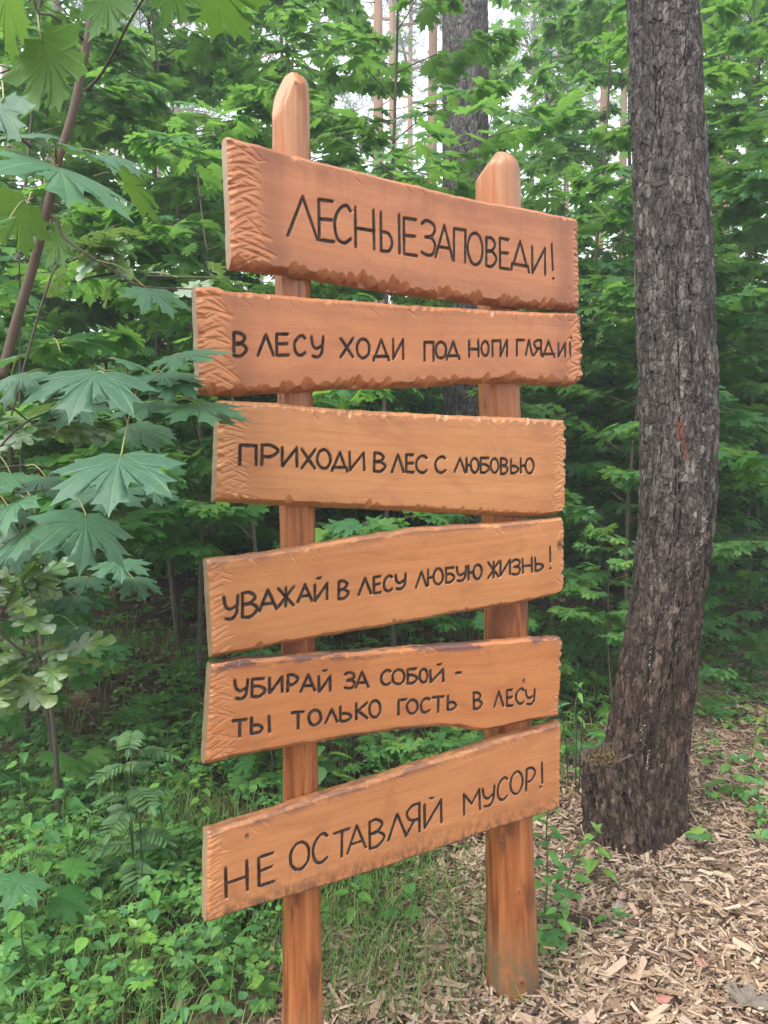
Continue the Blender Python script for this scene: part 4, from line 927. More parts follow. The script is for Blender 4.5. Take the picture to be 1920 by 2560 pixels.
# ------------------------------------------------------------------ young maples
def horiz(a): return np.array([math.cos(a), math.sin(a), 0.0])
def maple_proto(seed, H, r0, c0, nbr, spread, lsz, base, leafmat, loc, label, petioles=True, top=True, gap=.085, group=None, sparse=1.0, name='maple_sapling', cat='sapling'):
    rg = np.random.default_rng(seed); t = thing(name, label, cat, loc, group)
    wood = MB(); lean = rg.normal(0, .035 * H, 2)
    npt = 14; f = np.linspace(0, 1, npt)
    trunk = np.column_stack([lean[0] * f ** 1.5 + .012 * H * np.sin(f * 7 + seed), lean[1] * f ** 1.5 + .012 * H * np.cos(f * 6 + seed), -.08 + (H + .08) * f])
    tube(wood, trunk, r0 * (1 - .82 * f), 8)
    pos, dirs = [], []
    def node(p, d, k=1.0):
        ang = math.atan2(d[1], d[0])
        for sgn in (-1, 1):
            if rg.random() > .93 * sparse: continue
            a = ang + sgn * rg.uniform(.6, 1.35); pl = lsz * rg.uniform(.45, .85)
            e = p + horiz(a) * pl * .85 + np.array([0, 0, pl * rg.uniform(-.05, .4)])
            if petioles: tube(wood, [p, e], [.0016, .0011], 3, False)
            pos.append(e); dd = horiz(a + rg.normal(0, .35)); dd[2] = rg.normal(-.28, .25); dirs.append(dd)
    def branch(p0, a, L, el, r, depth=0):
        n_ = max(4, int(L / .12) + 2); s_ = np.linspace(0, 1, n_)
        up = math.tan(el) * (s_ - .30 * s_ ** 2); wig = rg.normal(0, .05)
        d = horiz(a); sd = np.array([-d[1], d[0], 0])
        pth = p0 + L * (s_[:, None] * d + up[:, None] * [0, 0, 1] + (wig * np.sin(s_ * 4))[:, None] * sd)
        tube(wood, pth, r * (1 - .75 * s_), 5)
        d0 = .25 if depth == 0 else .1
        k = max(2, int(L * (1 - d0) / gap))
        for q in range(k):
            ff = d0 + (1 - d0) * (q + .5) / k; p = p0 + L * (ff * d + math.tan(el) * (ff - .3 * ff ** 2) * np.array([0, 0, 1]) + wig * math.sin(ff * 4) * sd)
            node(p, d)
            if depth == 0 and q % 2 == 0 and L > .35:
                branch(p, a + rg.choice([-1, 1]) * rg.uniform(.5, .95), L * rg.uniform(.3, .5) * (1.1 - ff * .5), el * .6, r * .45, 1)
        e = pth[-1]
        for a2 in (-.5, 0, .5):
            pos.append(e + horiz(a + a2) * lsz * .35); dd = horiz(a + a2); dd[2] = rg.normal(-.3, .2); dirs.append(dd)
    az = rg.uniform(0, 6.28)
    for k in range(nbr):
        f_ = c0 + (1 - c0) * (k + rg.uniform(0, .8)) / nbr; f_ = min(f_, .985)
        p0 = np.array([np.interp(f_, f, trunk[:, q]) for q in range(3)])
        az += 1.571 if k % 2 else math.pi; az += rg.normal(0, .25)
        L = spread * rg.uniform(.65, 1.15) * (1 - .72 * max(0, (f_ - c0) / (1 - c0)) ** 1.3)
        branch(p0, az, L, rg.uniform(.18, .62), r0 * .34 * (1.1 - .6 * f_))
    if top:
        for q in range(4): node(trunk[-1] - [0, 0, q * .07], horiz(rg.uniform(0, 6.28)))
    wood.build('trunk', M['twig'], t, smooth=True)
    pos = np.array(pos); dirs = np.array(dirs); m_ = len(pos)
    mb = MB(); ups = np.array([0, 0, 1.0]) + rg.normal(0, .27, (m_, 3))
    scatter(mb, base, pos, dirs, ups, lsz * np.clip(rg.normal(1, .2, m_), .5, 1.4), rg.uniform(.5, 1.8, m_), rg)
    mb.build('crown', leafmat, t)
    return t

GRP = 'young maples of the understorey'
NEAR = [  # x, y, proto, rotation, scale, label
 (-1.32, 2.95, 'a', 0.4, 1.00, 'leafy young maple just behind the mildewed oak twigs'),
 (-0.62, 3.75, 'b', 2.1, .95, 'young maple whose leaves fill the gap between the leaning sapling and the top plank'),
 (-1.95, 4.0, 'c', 1.0, 1.00, 'young maple at the frame edge behind the yellow green hanging leaf'),
 (-1.10, 4.7, 'c', 4.0, 1.05, 'maple with thin dark twigs rising behind the leaning sapling'),
 (0.06, 4.55, 'd', 0.9, 1.00, 'slim dark stemmed maple rising between the two posts'),
 (1.30, 5.7, 'b', 3.3, 1.05, 'young maple close beside the thick grey trunk, its leaves just touching it'),
 (1.55, 4.7, 'c', 5.2, .90, 'young maple filling the gap between the plank ends and the big rough pine'),
 (2.42, 4.5, 'c', 2.6, 1.00, 'pale green young maple beside the big rough pine, toward the frame edge'),
 (2.05, 5.6, 'b', 0.2, 1.10, 'maple showing bluish leaf layers just past the big rough trunk'),
 (3.05, 5.9, 'd', 1.4, 1.05, 'maple with a thin forked dark stem near the frame edge past the big pine'),
 (-0.70, 5.3, 'd', 5.0, .90, 'maple crown showing over the top plank beside the tall post'),
 (-2.45, 3.3, 'b', 3.0, 1.00, 'bushy young maple at the outer edge beside the leaning sapling'),
 (0.45, 4.0, 'a', 1.8, .62, 'low maple whose leaves show through the gap under the second plank'),
 (1.2, 3.9, 'a', 4.4, .50, 'low maple with broad pale leaves seen past the fifth plank end'),
]
protos = {}
SPEC = {'a': (101, 2.3, .011, .42, 15, .62, .102, L_NEAR, 'maple', True, 1.0, .065), 'b': (102, 3.3, .014, .30, 24, .80, .100, L_NEAR, 'maple', True, 1.0, .065),
        'c': (103, 4.6, .017, .17, 36, .95, .102, L_NEAR, 'maple', True, 1.0, .068), 'd': (104, 5.6, .018, .40, 28, .95, .098, L_NEAR, 'maple', True, .85, .072),
        'e': (105, 6.2, .026, .20, 36, 1.25, .112, L_FAR, 'maple_far', False, 1.0, .085), 'f': (106, 8.0, .034, .18, 40, 1.5, .118, L_FAR, 'maple_far', False, .95, .09), 'g': (107, 4.2, .020, .08, 34, 1.2, .108, L_FAR, 'maple_far', False, 1.0, .085),
        'h': (108, 1.5, .009, .12, 22, .55, .062, L_OVATE, 'herb', True, 1.0, .05), 'i': (109, 1.1, .008, .15, 14, .45, .095, L_NEAR, 'maple', True, 1.0, .075)}
def place_maple(x, y, k, rz, sc, lab, group=GRP, name='maple_sapling', cat='sapling'):
    loc = (x, y, float(gz(x, y)))
    if k not in protos:
        sd_, H, r0, c0, nb, spd, ls, base, mt, pet, sp, gp = SPEC[k]
        o = maple_proto(sd_, H, r0, c0, nb, spd, ls, base, M[mt], loc, lab, pet, True, gp, group, sp, name, cat)
        protos[k] = o; o.rotation_euler = (0, 0, rz); o.scale = (sc,) * 3
    else: dup(protos[k], loc, rz, sc, lab, group)
for a in NEAR: place_maple(*a)
MID = [
 (-2.27, 6.6, 'f', .5, 1.0, 'tall maple with the stoutest bare stem standing in the dark gap beside the fourth plank'),
 (-1.6, 5.9, 'e', 1.7, .95, 'maple with a thin leaning stem close to the plank ends'),
 (-3.2, 5.4, 'e', 2.8, 1.0, 'maple deep behind the leaf spray at the frame edge'),
 (-3.4, 7.2, 'f', 4.4, 1.0, 'tall maple behind the frame edge, crown up to the corner'),
 (-0.75, 6.5, 'e', 3.1, 1.0, 'maple crown beyond the upper corner of the top plank'),
 (-1.1, 8.0, 'f', .2, 1.05, 'tall maple behind the plank corner and the sapling tip'),
 (-0.55, 8.6, 'g', 5.6, .9, 'maple behind the tall post, under the orange barked pines'),
 (1.75, 8.8, 'f', 1.1, .9, 'tall maple just past the thick grey trunk'),
 (2.0, 7.0, 'e', 2.2, .95, 'maple between the shorter post and the big rough pine, in the second row'),
 (2.55, 8.3, 'f', 4.9, 1.0, 'tall maple hidden mostly by the big rough trunk'),
 (3.5, 7.2, 'e', .8, 1.0, 'maple in the second row past the big rough pine'),
 (4.1, 8.6, 'f', 3.6, 1.0, 'tall maple below the dark pine bough'),
 (2.9, 6.6, 'g', 3.9, .95, 'low bushy maple standing in shade past the big pine at plank height'),
 (1.65, 6.0, 'g', 0.6, .85, 'low bushy maple in shade between the planks and the big pine'),
 (0.35, 8.0, 'g', 2.5, .9, 'low bushy maple seen dark through the gap between third and fourth planks'),
 (-0.55, 6.4, 'g', 5.4, .8, 'low bushy maple in shade just beside the third plank'),
 (-2.9, 6.3, 'g', 1.2, 1.0, 'low bushy maple in deep shade behind the mildewed oaks'),
 (-1.75, 7.8, 'g', 4.2, 1.0, 'low bushy maple far back in the shade beside the third plank'),
 (3.9, 6.5, 'g', 5.8, 1.1, 'low bushy maple at the frame edge past the big pine'),
]
for a in MID: place_maple(*a)

LOW = [
  
 (-1.95, 4.9, 'h', 4.1, .9, 'small leaved shrub further into the shade by the frame edge'), (2.35, 6.0, 'h', 1.1, 1.1, 'small leaved shrub at the shady path edge past the big pine'),
 (.55, 5.6, 'h', 3.0, 1.1, 'small leaved shrub showing dark between the posts under the third plank'), (1.5, 5.2, 'h', 5.0, .8, 'small leaved shrub behind the narrow strip of floor beside the big trunk')]
for a in LOW: place_maple(*a, group='small leaved shrubs', name='shrub', cat='shrub')
for a in [(-1.5, 3.35, 'i', 2.2, 1.05, 'knee high maple close behind the thin stemmed oak'),
          (-.5, 3.35, 'i', 1.0, .6, 'tiny bushy maple partly hidden by the fifth plank'), (1.75, 4.45, 'i', 3.4, .7, 'knee high maple just past the foot of the big pine'), (2.3, 4.9, 'i', 5.2, .75, 'knee high maple at the frame edge on the shady path side'), (1.0, 4.5, 'i', 2.8, .8, 'knee high maple behind the ends of the lower planks')]: place_maple(*a)

# the far wood: one green mass
rg = np.random.default_rng(301)
mb = MB()
for (nc, y0, y1, z0, z1, per, sp, ls) in ((560, 8.6, 12.5, .2, 2.8, 60, .42, .118), (420, 12, 22, .2, 3.8, 60, .75, .17), (110, 9.5, 17, 3.0, 7.2, 50, .5, .13), (70, 15, 26, 5.0, 13.0, 50, .8, .18)):
    y = rg.uniform(y0, y1, nc); x = rg.uniform(-.66, .66, nc) * y; z = z0 + (z1 - z0) * rg.random(nc) ** 1.2
    sl = x / y; open_ = (((sl > -.07) & (sl < .085) & (rg.random(nc) < .40)) | ((sl > .13) & (sl < .28) & (rg.random(nc) < .25))) & (z > 1.5 + .10 * y)
    x, y, z = x[~open_], y[~open_], z[~open_]
    c = np.repeat(np.column_stack([x, y, z]), per, 0); m_ = len(c)
    p = c + rg.normal(0, 1, (m_, 3)) * [sp, sp, sp * .38]; p[:, 2] = np.maximum(p[:, 2], .12)
    d = rg.normal(size=(m_, 3)); d[:, 2] = d[:, 2] * .25 - .25
    scatter(mb, L_FAR, p, d, np.array([0, 0, 1.0]) + rg.normal(0, .3, (m_, 3)), ls * rg.uniform(.7, 1.25, m_), rg.uniform(.5, 1.6, m_), rg)
tag(mb.build('distant_undergrowth', M['maple_far']), 'dense green mass of leaves far back in the wood', 'undergrowth', kind='stuff')
mb = MB()
for k in range(70):
    y = rg.uniform(6.5, 20); x = rg.uniform(-.6, .6) * y; h = rg.uniform(2.5, 7); r_ = rg.uniform(.006, .022)
    l = rg.normal(0, .12, 2) * h; tube(mb, smoothpath([(x, y, -.05), (x + l[0] * .3, y + l[1] * .3, h * .5), (x + l[0], y + l[1], h)], 7), np.linspace(r_, r_ * .3, 7), 5)
tag(mb.build('distant_undergrowth', M['twig'], smooth=True), 'thin bare stems crowding the far wood', 'undergrowth', kind='stuff')

# ------------------------------------------------------------------ the maple sapling leaning in at the upper left, with its big leaves
C6 = lambda x, y: (x / 2.304, y / 2.304)
C7 = lambda x, y: (x / 2.304, 800 + y / 2.304)
C8 = lambda x, y: (x / 2.304, 1600 + y / 2.304)
hb = P(*C7(-260, 700), 1.55); hb = np.array([hb[0] - .06, 1.55, 0])
hero = thing('maple_sapling', 'young maple with a smooth leaning stem and the largest leaves, reaching over the plank ends', 'sapling', tuple(hb))
tp = np.array([[hb[0] - .05, 1.55, -.05], [hb[0] + .0, 1.55, .6]] + [P(*C6(x, y), 1.50) for x, y in ((-60, 2380), (10, 2170), (80, 1900), (200, 1500), (285, 1150), (340, 900), (420, 650), (490, 300), (535, 40), (560, -250), (585, -600))])
mb = MB(); pth = smoothpath(tp, 90); zz = np.linspace(0, 1, 90)
tube(mb, pth, .0108 - .0045 * zz + .0009 * (vnoise(zz * 26, zz * 0, 3) - .5) + .0016 * (vnoise(zz * 60, zz * 0, 5) > .9), 14)
mb.build('trunk', M['sapling_bark'], hero, hb, smooth=True)
HL = [  # petiole joint (pixel), depth, pointing direction (x right, y away, z up), length, lean of the blade, where the stalk starts (pixel, depth)
 (C7(700, 768), 1.22, (.12, -.86, -.42), .188, (0, 0, 1), (C7(790, 410), 1.40)),
 (C7(585, 292), 1.30, (-.10, -.88, -.40), .180, (.1, 0, 1), (C7(780, 395), 1.42)),
 (C7(1020, 195), 1.38, (.74, -.62, -.20), .140, (0, -.55, 1), (C7(870, 350), 1.45)),
 (C7(1130, 480), 1.40, (.42, -.74, -.26), .135, (.0, -.35, 1), (C7(950, 458), 1.46)),
 (C7(1010, 338), 1.40, (.0, -.88, -.42), .110, (0, 0, 1), (C7(860, 380), 1.46)),
 (C7(490, 1108), 1.34, (.28, -.70, -.62), .155, (.3, 0, 1), (C7(380, 960), 1.5)),
 (C7(300, 112), 1.52, (.05, .90, .12), .115, (0, -.3, 1), (C7(350, 190), 1.5)),
 (C7(640, 215), 1.42, (.65, .35, -.12), .16, (0, -.3, 1), (C7(770, 380), 1.45)),
 (C7(120, 205), 1.30, (-.75, -.45, -.32), .15, (-.1, 0, 1), (C7(60, 352), 1.48)),
 (C7(170, 300), 1.42, (-.2, -.8, -.4), .13, (0, 0, 1), (C7(300, 345), 1.48)),
 (C7(170, 1010), 1.40, (-.55, -.62, -.38), .165, (-.1, 0, 1), (C7(60, 900), 1.55)),
 (C7(215, 1180), 1.36, (-.50, -.62, -.55), .165, (-.2, 0, 1), (C7(120, 1010), 1.55)),
 (C7(750, 620), 1.50, (.78, .1, -.14), .125, (0, -.4, 1), (C7(640, 470), 1.5)),
 (C7(930, 300), 1.42, (.35, -.75, -.35), .135, (.1, -.3, 1), (C7(860, 365), 1.46)),
 (C7(1180, 520), 1.43, (.62, -.55, -.30), .125, (.1, -.35, 1), (C7(1000, 465), 1.46)),
 (C7(860, 470), 1.48, (.1, -.85, -.38), .135, (0, -.2, 1), (C7(880, 440), 1.46)),
 (C7(480, 470), 1.52, (-.2, -.8, -.4), .14, (0, -.1, 1), (C7(520, 350), 1.47)),
 (C7(60, 880), 1.45, (-.2, -.75, -.3), .14, (0, 0, 1), (C7(-40, 780), 1.5)),
 (C6(330, 952), 1.22, (.42, -.72, -.48), .195, (.1, 0, 1), (C6(322, 1100), 1.45)),
 (C6(320, 820), 1.38, (.75, .35, -.12), .165, (0, -.35, 1), (C6(335, 930), 1.48)),
 (C6(120, 790), 1.34, (-.1, .4, .2), .12, (0, -.5, 1), (C6(330, 930), 1.48)),
 (C6(232, 218), 1.26, (.30, .05, -.80), .170, (.3, .9, .35), (C6(212, 90), 1.42), 1),
 (C6(20, 560), 1.20, (-.15, -.30, -.80), .140, (-.2, -.6, .6), (C6(10, 470), 1.4)),
 (C6(590, -60), 1.34, (.25, .1, -.70), .11, (.2, .8, .5), (C6(535, 20), 1.5), 1),
 (C6(90, -90), 1.24, (-.2, -.3, -.55), .16, (0, .5, 1), (C6(180, -160), 1.4), 1),
 (C6(600, 890), 1.52, (.82, -.22, -.32), .125, (0, -.25, 1), (C6(350, 900), 1.5)),
 (C6(712, 1046), 1.62, (.72, -.10, -.38), .140, (.1, .4, 1), (C6(540, 1015), 1.52), 1),
 (C6(832, 1652), 1.46, (.72, -.38, -.46), .125, (.1, -.2, 1), (C6(560, 1500), 1.48)),
 (C6(160, 1170), 1.45, (-.50, -.1, -.60), .140, (-.1, .6, .6), (C6(200, 1130), 1.5), 1),
 (C6(40, 1280), 1.36, (-.5, -.5, -.5), .15, (-.2, 0, 1), (C6(190, 1140), 1.5)),
 (C6(300, 1330), 1.58, (.3, .1, -.62), .10, (0, .5, .7), (C6(290, 1240), 1.5), 1),
 (C6(1150, -110), 1.25, (.90, .15, -.16), .150, (.1, .6, .9), (C6(900, -120), 1.3), 1),
 (C6(960, -120), 1.35, (.3, .2, -.6), .10, (.2, .7, .7), (C6(900, -120), 1.3), 1),
 (C7(230, 1620), 1.70, (.3, -.8, -.3), .10, (0, 0, 1), (C7(262, 1560), 1.78)),
 (C7(500, 1480), 1.70, (.1, -.85, -.35), .105, (0, 0, 1), (C7(280, 1560), 1.78)),
 (C7(430, 1590), 1.72, (0.15, -0.85, -0.30), 0.100, (0.0, -.1, 1), (C7(280, 1560), 1.78)),
 (C7(430, 1760), 1.72, (0.20, -0.85, -0.32), 0.100, (0.1, -.1, 1), (C7(285, 1700), 1.78)),
 (C7(215, 1600), 1.74, (-0.50, -0.70, -0.30), 0.100, (-0.1, -.1, 1), (C7(262, 1560), 1.78)),
 (C7(690, 1380), 1.95, (0.30, -0.80, -0.35), 0.120, (0.0, -.1, 1), (C7(600, 1300), 2.00)),
 (C7(760, 1480), 2.00, (0.60, -0.60, -0.30), 0.120, (0.1, -.1, 1), (C7(640, 1420), 2.05)),
 (C7(620, 960), 1.75, (0.20, -0.80, -0.40), 0.140, (0.0, -.1, 1), (C7(520, 900), 1.80)),
 (C7(860, 960), 1.80, (0.50, -0.70, -0.35), 0.130, (0.1, -.1, 1), (C7(700, 900), 1.85)),
 (C7(260, 900), 1.62, (-0.10, -0.85, -0.35), 0.140, (0.0, -.1, 1), (C7(150, 840), 1.65)),
 (C7(50, 1080), 1.50, (-0.30, -0.80, -0.40), 0.150, (0.0, -.1, 1), (C7(-60, 1000), 1.55)),
 (C7(330, 1240), 1.60, (0.10, -0.85, -0.42), 0.130, (0.0, -.1, 1), (C7(220, 1150), 1.62)),
 (C7(80, 1330), 1.60, (-0.20, -0.85, -0.40), 0.130, (0.0, -.1, 1), (C7(0, 1250), 1.62)),
 (C7(820, 600), 1.72, (0.50, -0.70, -0.30), 0.120, (0.0, -.1, 1), (C7(700, 540), 1.75)),
 (C7(560, 420), 1.60, (0.10, -0.85, -0.35), 0.130, (0.0, -.1, 1), (C7(450, 345), 1.55)),
]
tw = MB(); rg = np.random.default_rng(8)
def twigpath(pts, r0, r1, n=24): tube(tw, smoothpath(np.array(pts), n), np.linspace(r0, r1, n), 7)
twigpath([P(*C7(-10, 350), 1.50), P(*C7(120, 352), 1.48), P(*C7(400, 338), 1.46), P(*C7(620, 370), 1.45), P(*C7(780, 402), 1.43), P(*C7(950, 460), 1.46)], .0034, .0018)
twigpath([P(*C7(780, 402), 1.43), P(*C7(870, 355), 1.45), P(*C7(955, 235), 1.42)], .002, .0014, 10)
twigpath([P(*C6(282, 1240), 1.50), P(*C6(330, 1270), 1.5), P(*C6(370, 1370), 1.5), P(*C6(560, 1500), 1.49), P(*C6(700, 1590), 1.48), P(*C6(830, 1650), 1.46), P(*C6(1110, 1665), 1.46)], .0036, .0012)
twigpath([P(*C6(262, 1240), 1.50), P(*C6(235, 1170), 1.5), P(*C6(180, 1130), 1.5), P(*C6(0, 1220), 1.48)], .003, .0012, 14)
twigpath([P(*C6(340, 900), 1.50), P(*C6(322, 930), 1.49), P(*C6(322, 830), 1.47)], .003, .002, 8)
twigpath([P(*C6(480, 230), 1.50), P(*C6(430, 180), 1.47), P(*C6(300, 90), 1.44), P(*C6(212, 60), 1.42), P(*C6(180, -160), 1.4)], .0028, .0016, 14)
twigpath([P(*C6(180, 850), 1.45), P(*C6(90, 770), 1.42), P(*C6(-20, 690), 1.40), P(*C6(-30, 450), 1.4)], .003, .002, 10)
twigpath([P(*C6(500, 520), 1.5), P(*C6(600, 400), 1.45), P(*C6(760, 100), 1.38), P(*C6(900, -120), 1.3)], .003, .0016, 14)
twigpath([np.array([hb[0] + .02, 1.56, .85]), P(*C7(-40, 1000), 1.6), P(*C7(120, 1000), 1.55), P(*C7(380, 955), 1.5)], .003, .0014, 14)
twigpath([P(*C7(-40, 1000), 1.6), P(*C7(100, 1400), 1.72), P(*C7(262, 1560), 1.78)], .0026, .0014, 12)
twigpath([P(*C7(262, 1560), 1.78), P(*C7(280, 1640), 1.78), P(*C7(290, 1720), 1.78)], .0016, .001, 8)
twigpath([P(*C7(-60, 1000), 1.6), P(*C7(200, 1120), 1.75), P(*C7(600, 1300), 2.0), P(*C7(660, 1430), 2.05)], .0028, .0012, 16)
twigpath([P(*C7(-60, 860), 1.62), P(*C7(200, 840), 1.68), P(*C7(520, 900), 1.8), P(*C7(720, 905), 1.86)], .0028, .0012, 16)
twigpath([P(*C7(640, 470), 1.5), P(*C7(720, 545), 1.75)], .0016, .001, 6)
twigpath([P(*C7(-60, 860), 1.55), P(*C7(-40, 780), 1.5), P(*C7(200, 560), 1.5), P(*C7(640, 470), 1.5)], .0026, .0014, 12)
tw.build('branch', M['twig'], hero, hb, smooth=True)
for (px, dep, dr, ln, up, (spx, sdep), *thin) in HL:
    p1 = P(px[0], px[1], dep); p0 = P(spx[0], spx[1], sdep); mid_ = (p0 + p1) / 2 + [0, 0, .012]
    pe = MB(); tube(pe, smoothpath([p0, mid_, p1, p1 + nrm(np.array(dr)) * .01], 10), np.linspace(.0015, .0011, 10), 6)
    lb = MB(); scatter(lb, L_HERO, p1[None], np.array([dr], float), np.array([up], float), [ln * .74], [rg.uniform(.6, 2.0)], rg)
    lo = lb.build('leaf', M['maple_backlit' if thin else 'maple_hero'], hero, hb, smooth=True)  # thin marks leaves whose colour has backlight painted in
    pe.build('leaf_stalk', M['petiole'], lo, hb, smooth=True)

# ------------------------------------------------------------------ oak twigs white with mildew, at the left edge
def oak(label, branches, seed, lsz, n, away=(-.03, 0)):
    rg = np.random.default_rng(seed)
    p0 = P(*branches[0][0][0], branches[0][1]); o0 = np.array([p0[0] + away[0], p0[1] + away[1], 0.0])
    t = thing('oak_sapling', label, 'sapling', tuple(o0), 'mildewed oak saplings'); wd = MB(); pos, dirs = [], []
    first = True
    for pxs, dep in branches:
        pts = [P(x, y, dep + .04 * i) for i, (x, y) in enumerate(pxs)]
        if first: pts = [o0 - [0, 0, .05], o0 * .5 + pts[0] * .5] + pts
        first = False
        pth = smoothpath(pts, 24); tube(wd, pth, np.linspace(.0042, .0013, 24), 6)
        for q in range(n):
            f = 1 - rg.random() ** 1.7 * .55; p = pth[int(f * 23)]; a = rg.uniform(0, 6.28)
            d = np.array([math.cos(a), math.sin(a) * .8 - .25, rg.normal(-.15, .4)]); pos.append(p + nrm(d) * .012); dirs.append(d)
    wd.build('trunk', M['twig'], t, o0, smooth=True)
    mb = MB(); m_ = len(pos); scatter(mb, L_OAK, np.array(pos), np.array(dirs), np.array([0, -.2, 1.0]) + rg.normal(0, .35, (m_, 3)), lsz * rg.uniform(.6, 1.2, m_), rg.uniform(-.6, 2.2, m_), rg)
    mb.build('crown', M['oak'], t, o0, smooth=True)
oak('whitened oak twig poking out above the largest maple leaf', [([C7(-120, 620), C7(40, 500), C7(180, 590), C7(330, 620)], 1.45), ([C7(180, 590), C7(420, 560), C7(560, 560), C7(600, 620)], 1.50)], 1, .085, 13)
oak('low oak sapling with big whitened leaves crowding the frame edge', [([C8(-140, -100), C7(-40, 1750), C7(60, 1600), C7(120, 1440)], 1.55), ([C7(-40, 1750), C7(120, 1900), C7(300, 1930)], 1.58), ([C7(-60, 1800), C7(0, 1500), C7(60, 1450)], 1.6), ([C8(-140, 60), C7(-20, 2060), C7(110, 2080)], 1.55)], 2, .12, 11)
oak('whitened oak spray under the leaning sapling, beside the first two planks', [([C6(240, 1750), C6(420, 1500), C6(600, 1330), C6(700, 1290)], 2.1), ([C6(420, 1500), C6(560, 1420), C6(680, 1470)], 2.1), ([C6(420, 1620), C6(620, 1580), C6(840, 1560)], 2.15), ([C6(840, 1590), C6(1180, 1600), C6(1330, 1600)], 2.35)], 3, .10, 12, (-.75, .35))

# ------------------------------------------------------------------ plants of the forest floor
def herb(kind, label, cat, loc, h, pairs, lsz, base, mat, seed, lean=(0, 0), group=None, top=True, droop=-.25, pet=.25, spiral=False):
    rg = np.random.default_rng(seed); loc = np.array([loc[0], loc[1], float(gz(loc[0], loc[1]))])
    t = thing(kind, label, cat, tuple(loc), group); wd = MB()
    f = np.linspace(0, 1, 12); stem = np.column_stack([lean[0] * f ** 1.6 + .01 * np.sin(f * 6), lean[1] * f ** 1.6, -.02 + (h + .02) * f])
    tube(wd, stem, .0026 * (1 - .55 * f) * (1 + h), 6); pos, dirs, sz = [], [], []
    az = rg.uniform(0, 3)
    for k in range(pairs):
        ff = .22 + .78 * (k + .4) / pairs; p = np.array([np.interp(ff, f, stem[:, q]) for q in range(3)]); az += 1.571 + rg.normal(0, .2)
        s = lsz * (1.05 - .55 * abs(ff - .5)) * rg.uniform(.8, 1.15)
        for sg in (0, math.pi):
            if spiral and sg: continue
            d = horiz(az + sg + rg.normal(0, .15)); e = p + d * s * pet + [0, 0, s * pet * .5]; tube(wd, [p, e], [.0012, .0009], 4, False)
            d2 = d.copy(); d2[2] = droop + rg.normal(0, .15); pos.append(e); dirs.append(d2); sz.append(s)
    if top:
        for q in range(3): d = horiz(q * 2.1 + rg.uniform(0, 1)); d[2] = .35; pos.append(stem[-1]); dirs.append(d); sz.append(lsz * .45)
    wd.build('stem', M['green_stem'], t, smooth=True)
    mb = MB(); m_ = len(pos); scatter(mb, base, np.array(pos), np.array(dirs), np.array([0, 0, 1.0]) + rg.normal(0, .18, (m_, 3)), sz, rg.uniform(.6, 1.6, m_), rg)
    mb.build('foliage', M[mat], t, smooth=True); return t
def GD_(x, y): g = G(x * D, y * D); return g[0], g[1]
def seedling(label, loc, h, n, lsz, seed, mat='maple', group='maple seedlings on the forest floor'):
    rg = np.random.default_rng(seed); loc = np.array([loc[0], loc[1], float(gz(loc[0], loc[1]))])
    t = thing('maple_seedling', label, 'seedling', tuple(loc), group); wd = MB(); top = np.array([rg.normal(0, .04), rg.normal(0, .04), h])
    tube(wd, smoothpath([(0, 0, -.02), top * .5 + [.01, 0, 0], top], 8), np.linspace(.0028, .0015, 8), 6); pos, dirs = [], []
    for k in range(n):
        f = 1 - .55 * (k // 2) / max(1, n / 2); a = rg.uniform(0, 6.28) if k % 2 == 0 else a + math.pi; p = top * f; e = p + horiz(a) * lsz * .7 + [0, 0, lsz * .25]
        tube(wd, [p, e], [.0012, .001], 4, False); d = horiz(a); d[2] = -.25 + rg.normal(0, .15); pos.append(e); dirs.append(d)
    wd.build('stem', M['green_stem'], t, smooth=True)
    mb = MB(); scatter(mb, L_NEAR, np.array(pos), np.array(dirs), np.array([0, 0, 1.0]) + rg.normal(0, .15, (n, 3)), lsz * rg.uniform(.75, 1.15, n), rg.uniform(.6, 1.5, n), rg)
    mb.build('foliage', M[mat], t); return t
# rowan with feathery leaves
rl = G(332, 2251); rloc = np.array([rl[0], rl[1], 0.0])
t = thing('rowan_sapling', 'slim rowan sapling with feathery leaves among the herbs beside the lowest plank', 'sapling', tuple(rloc)); wd = MB(); mb = MB(); rg = np.random.default_rng(44)
stem = smoothpath([(0, 0, -.03), (.005, 0, .2), (.0, 0, .4), (.02, 0, .60)], 16); tube(wd, stem, np.linspace(.0042, .0016, 16), 7)
az = 0.3
for k in range(15):
    f = .22 + .78 * k / 14; p = stem[int(f * 15)]; az += 2.4; L = .165 * rg.uniform(.8, 1.15) * (1.05 - .4 * f)
    d = horiz(az); s_ = np.linspace(0, 1, 8); pth = p + L * (s_[:, None] * d + (.45 * s_ - .55 * s_ ** 2)[:, None] * [0, 0, 1]); tube(wd, pth, .0009, 4, False)
    pos, dirs, sz = [], [], []; sd_ = np.array([-d[1], d[0], 0])
    for q in range(7):
        ff = .22 + .72 * q / 6; pp = np.array([np.interp(ff, s_, pth[:, i]) for i in range(3)])
        for sg in (-1, 1): pos.append(pp); dirs.append(sd_ * sg + d * .55 + [0, 0, -.15]); sz.append(L * .40 * (1.05 - .5 * abs(ff - .55)))
    pos.append(pth[-1]); dirs.append(d - [0, 0, .3]); sz.append(L * .36)
    scatter(mb, L_ROWAN, np.array(pos), np.array(dirs), np.array([0, -.25, 1.0]) + rg.normal(0, .14, (len(pos), 3)), np.array(sz) * 1.02, None, rg)
wd.build('stem', M['twig'], t, smooth=True); mb.build('foliage', M['rowan'], t)
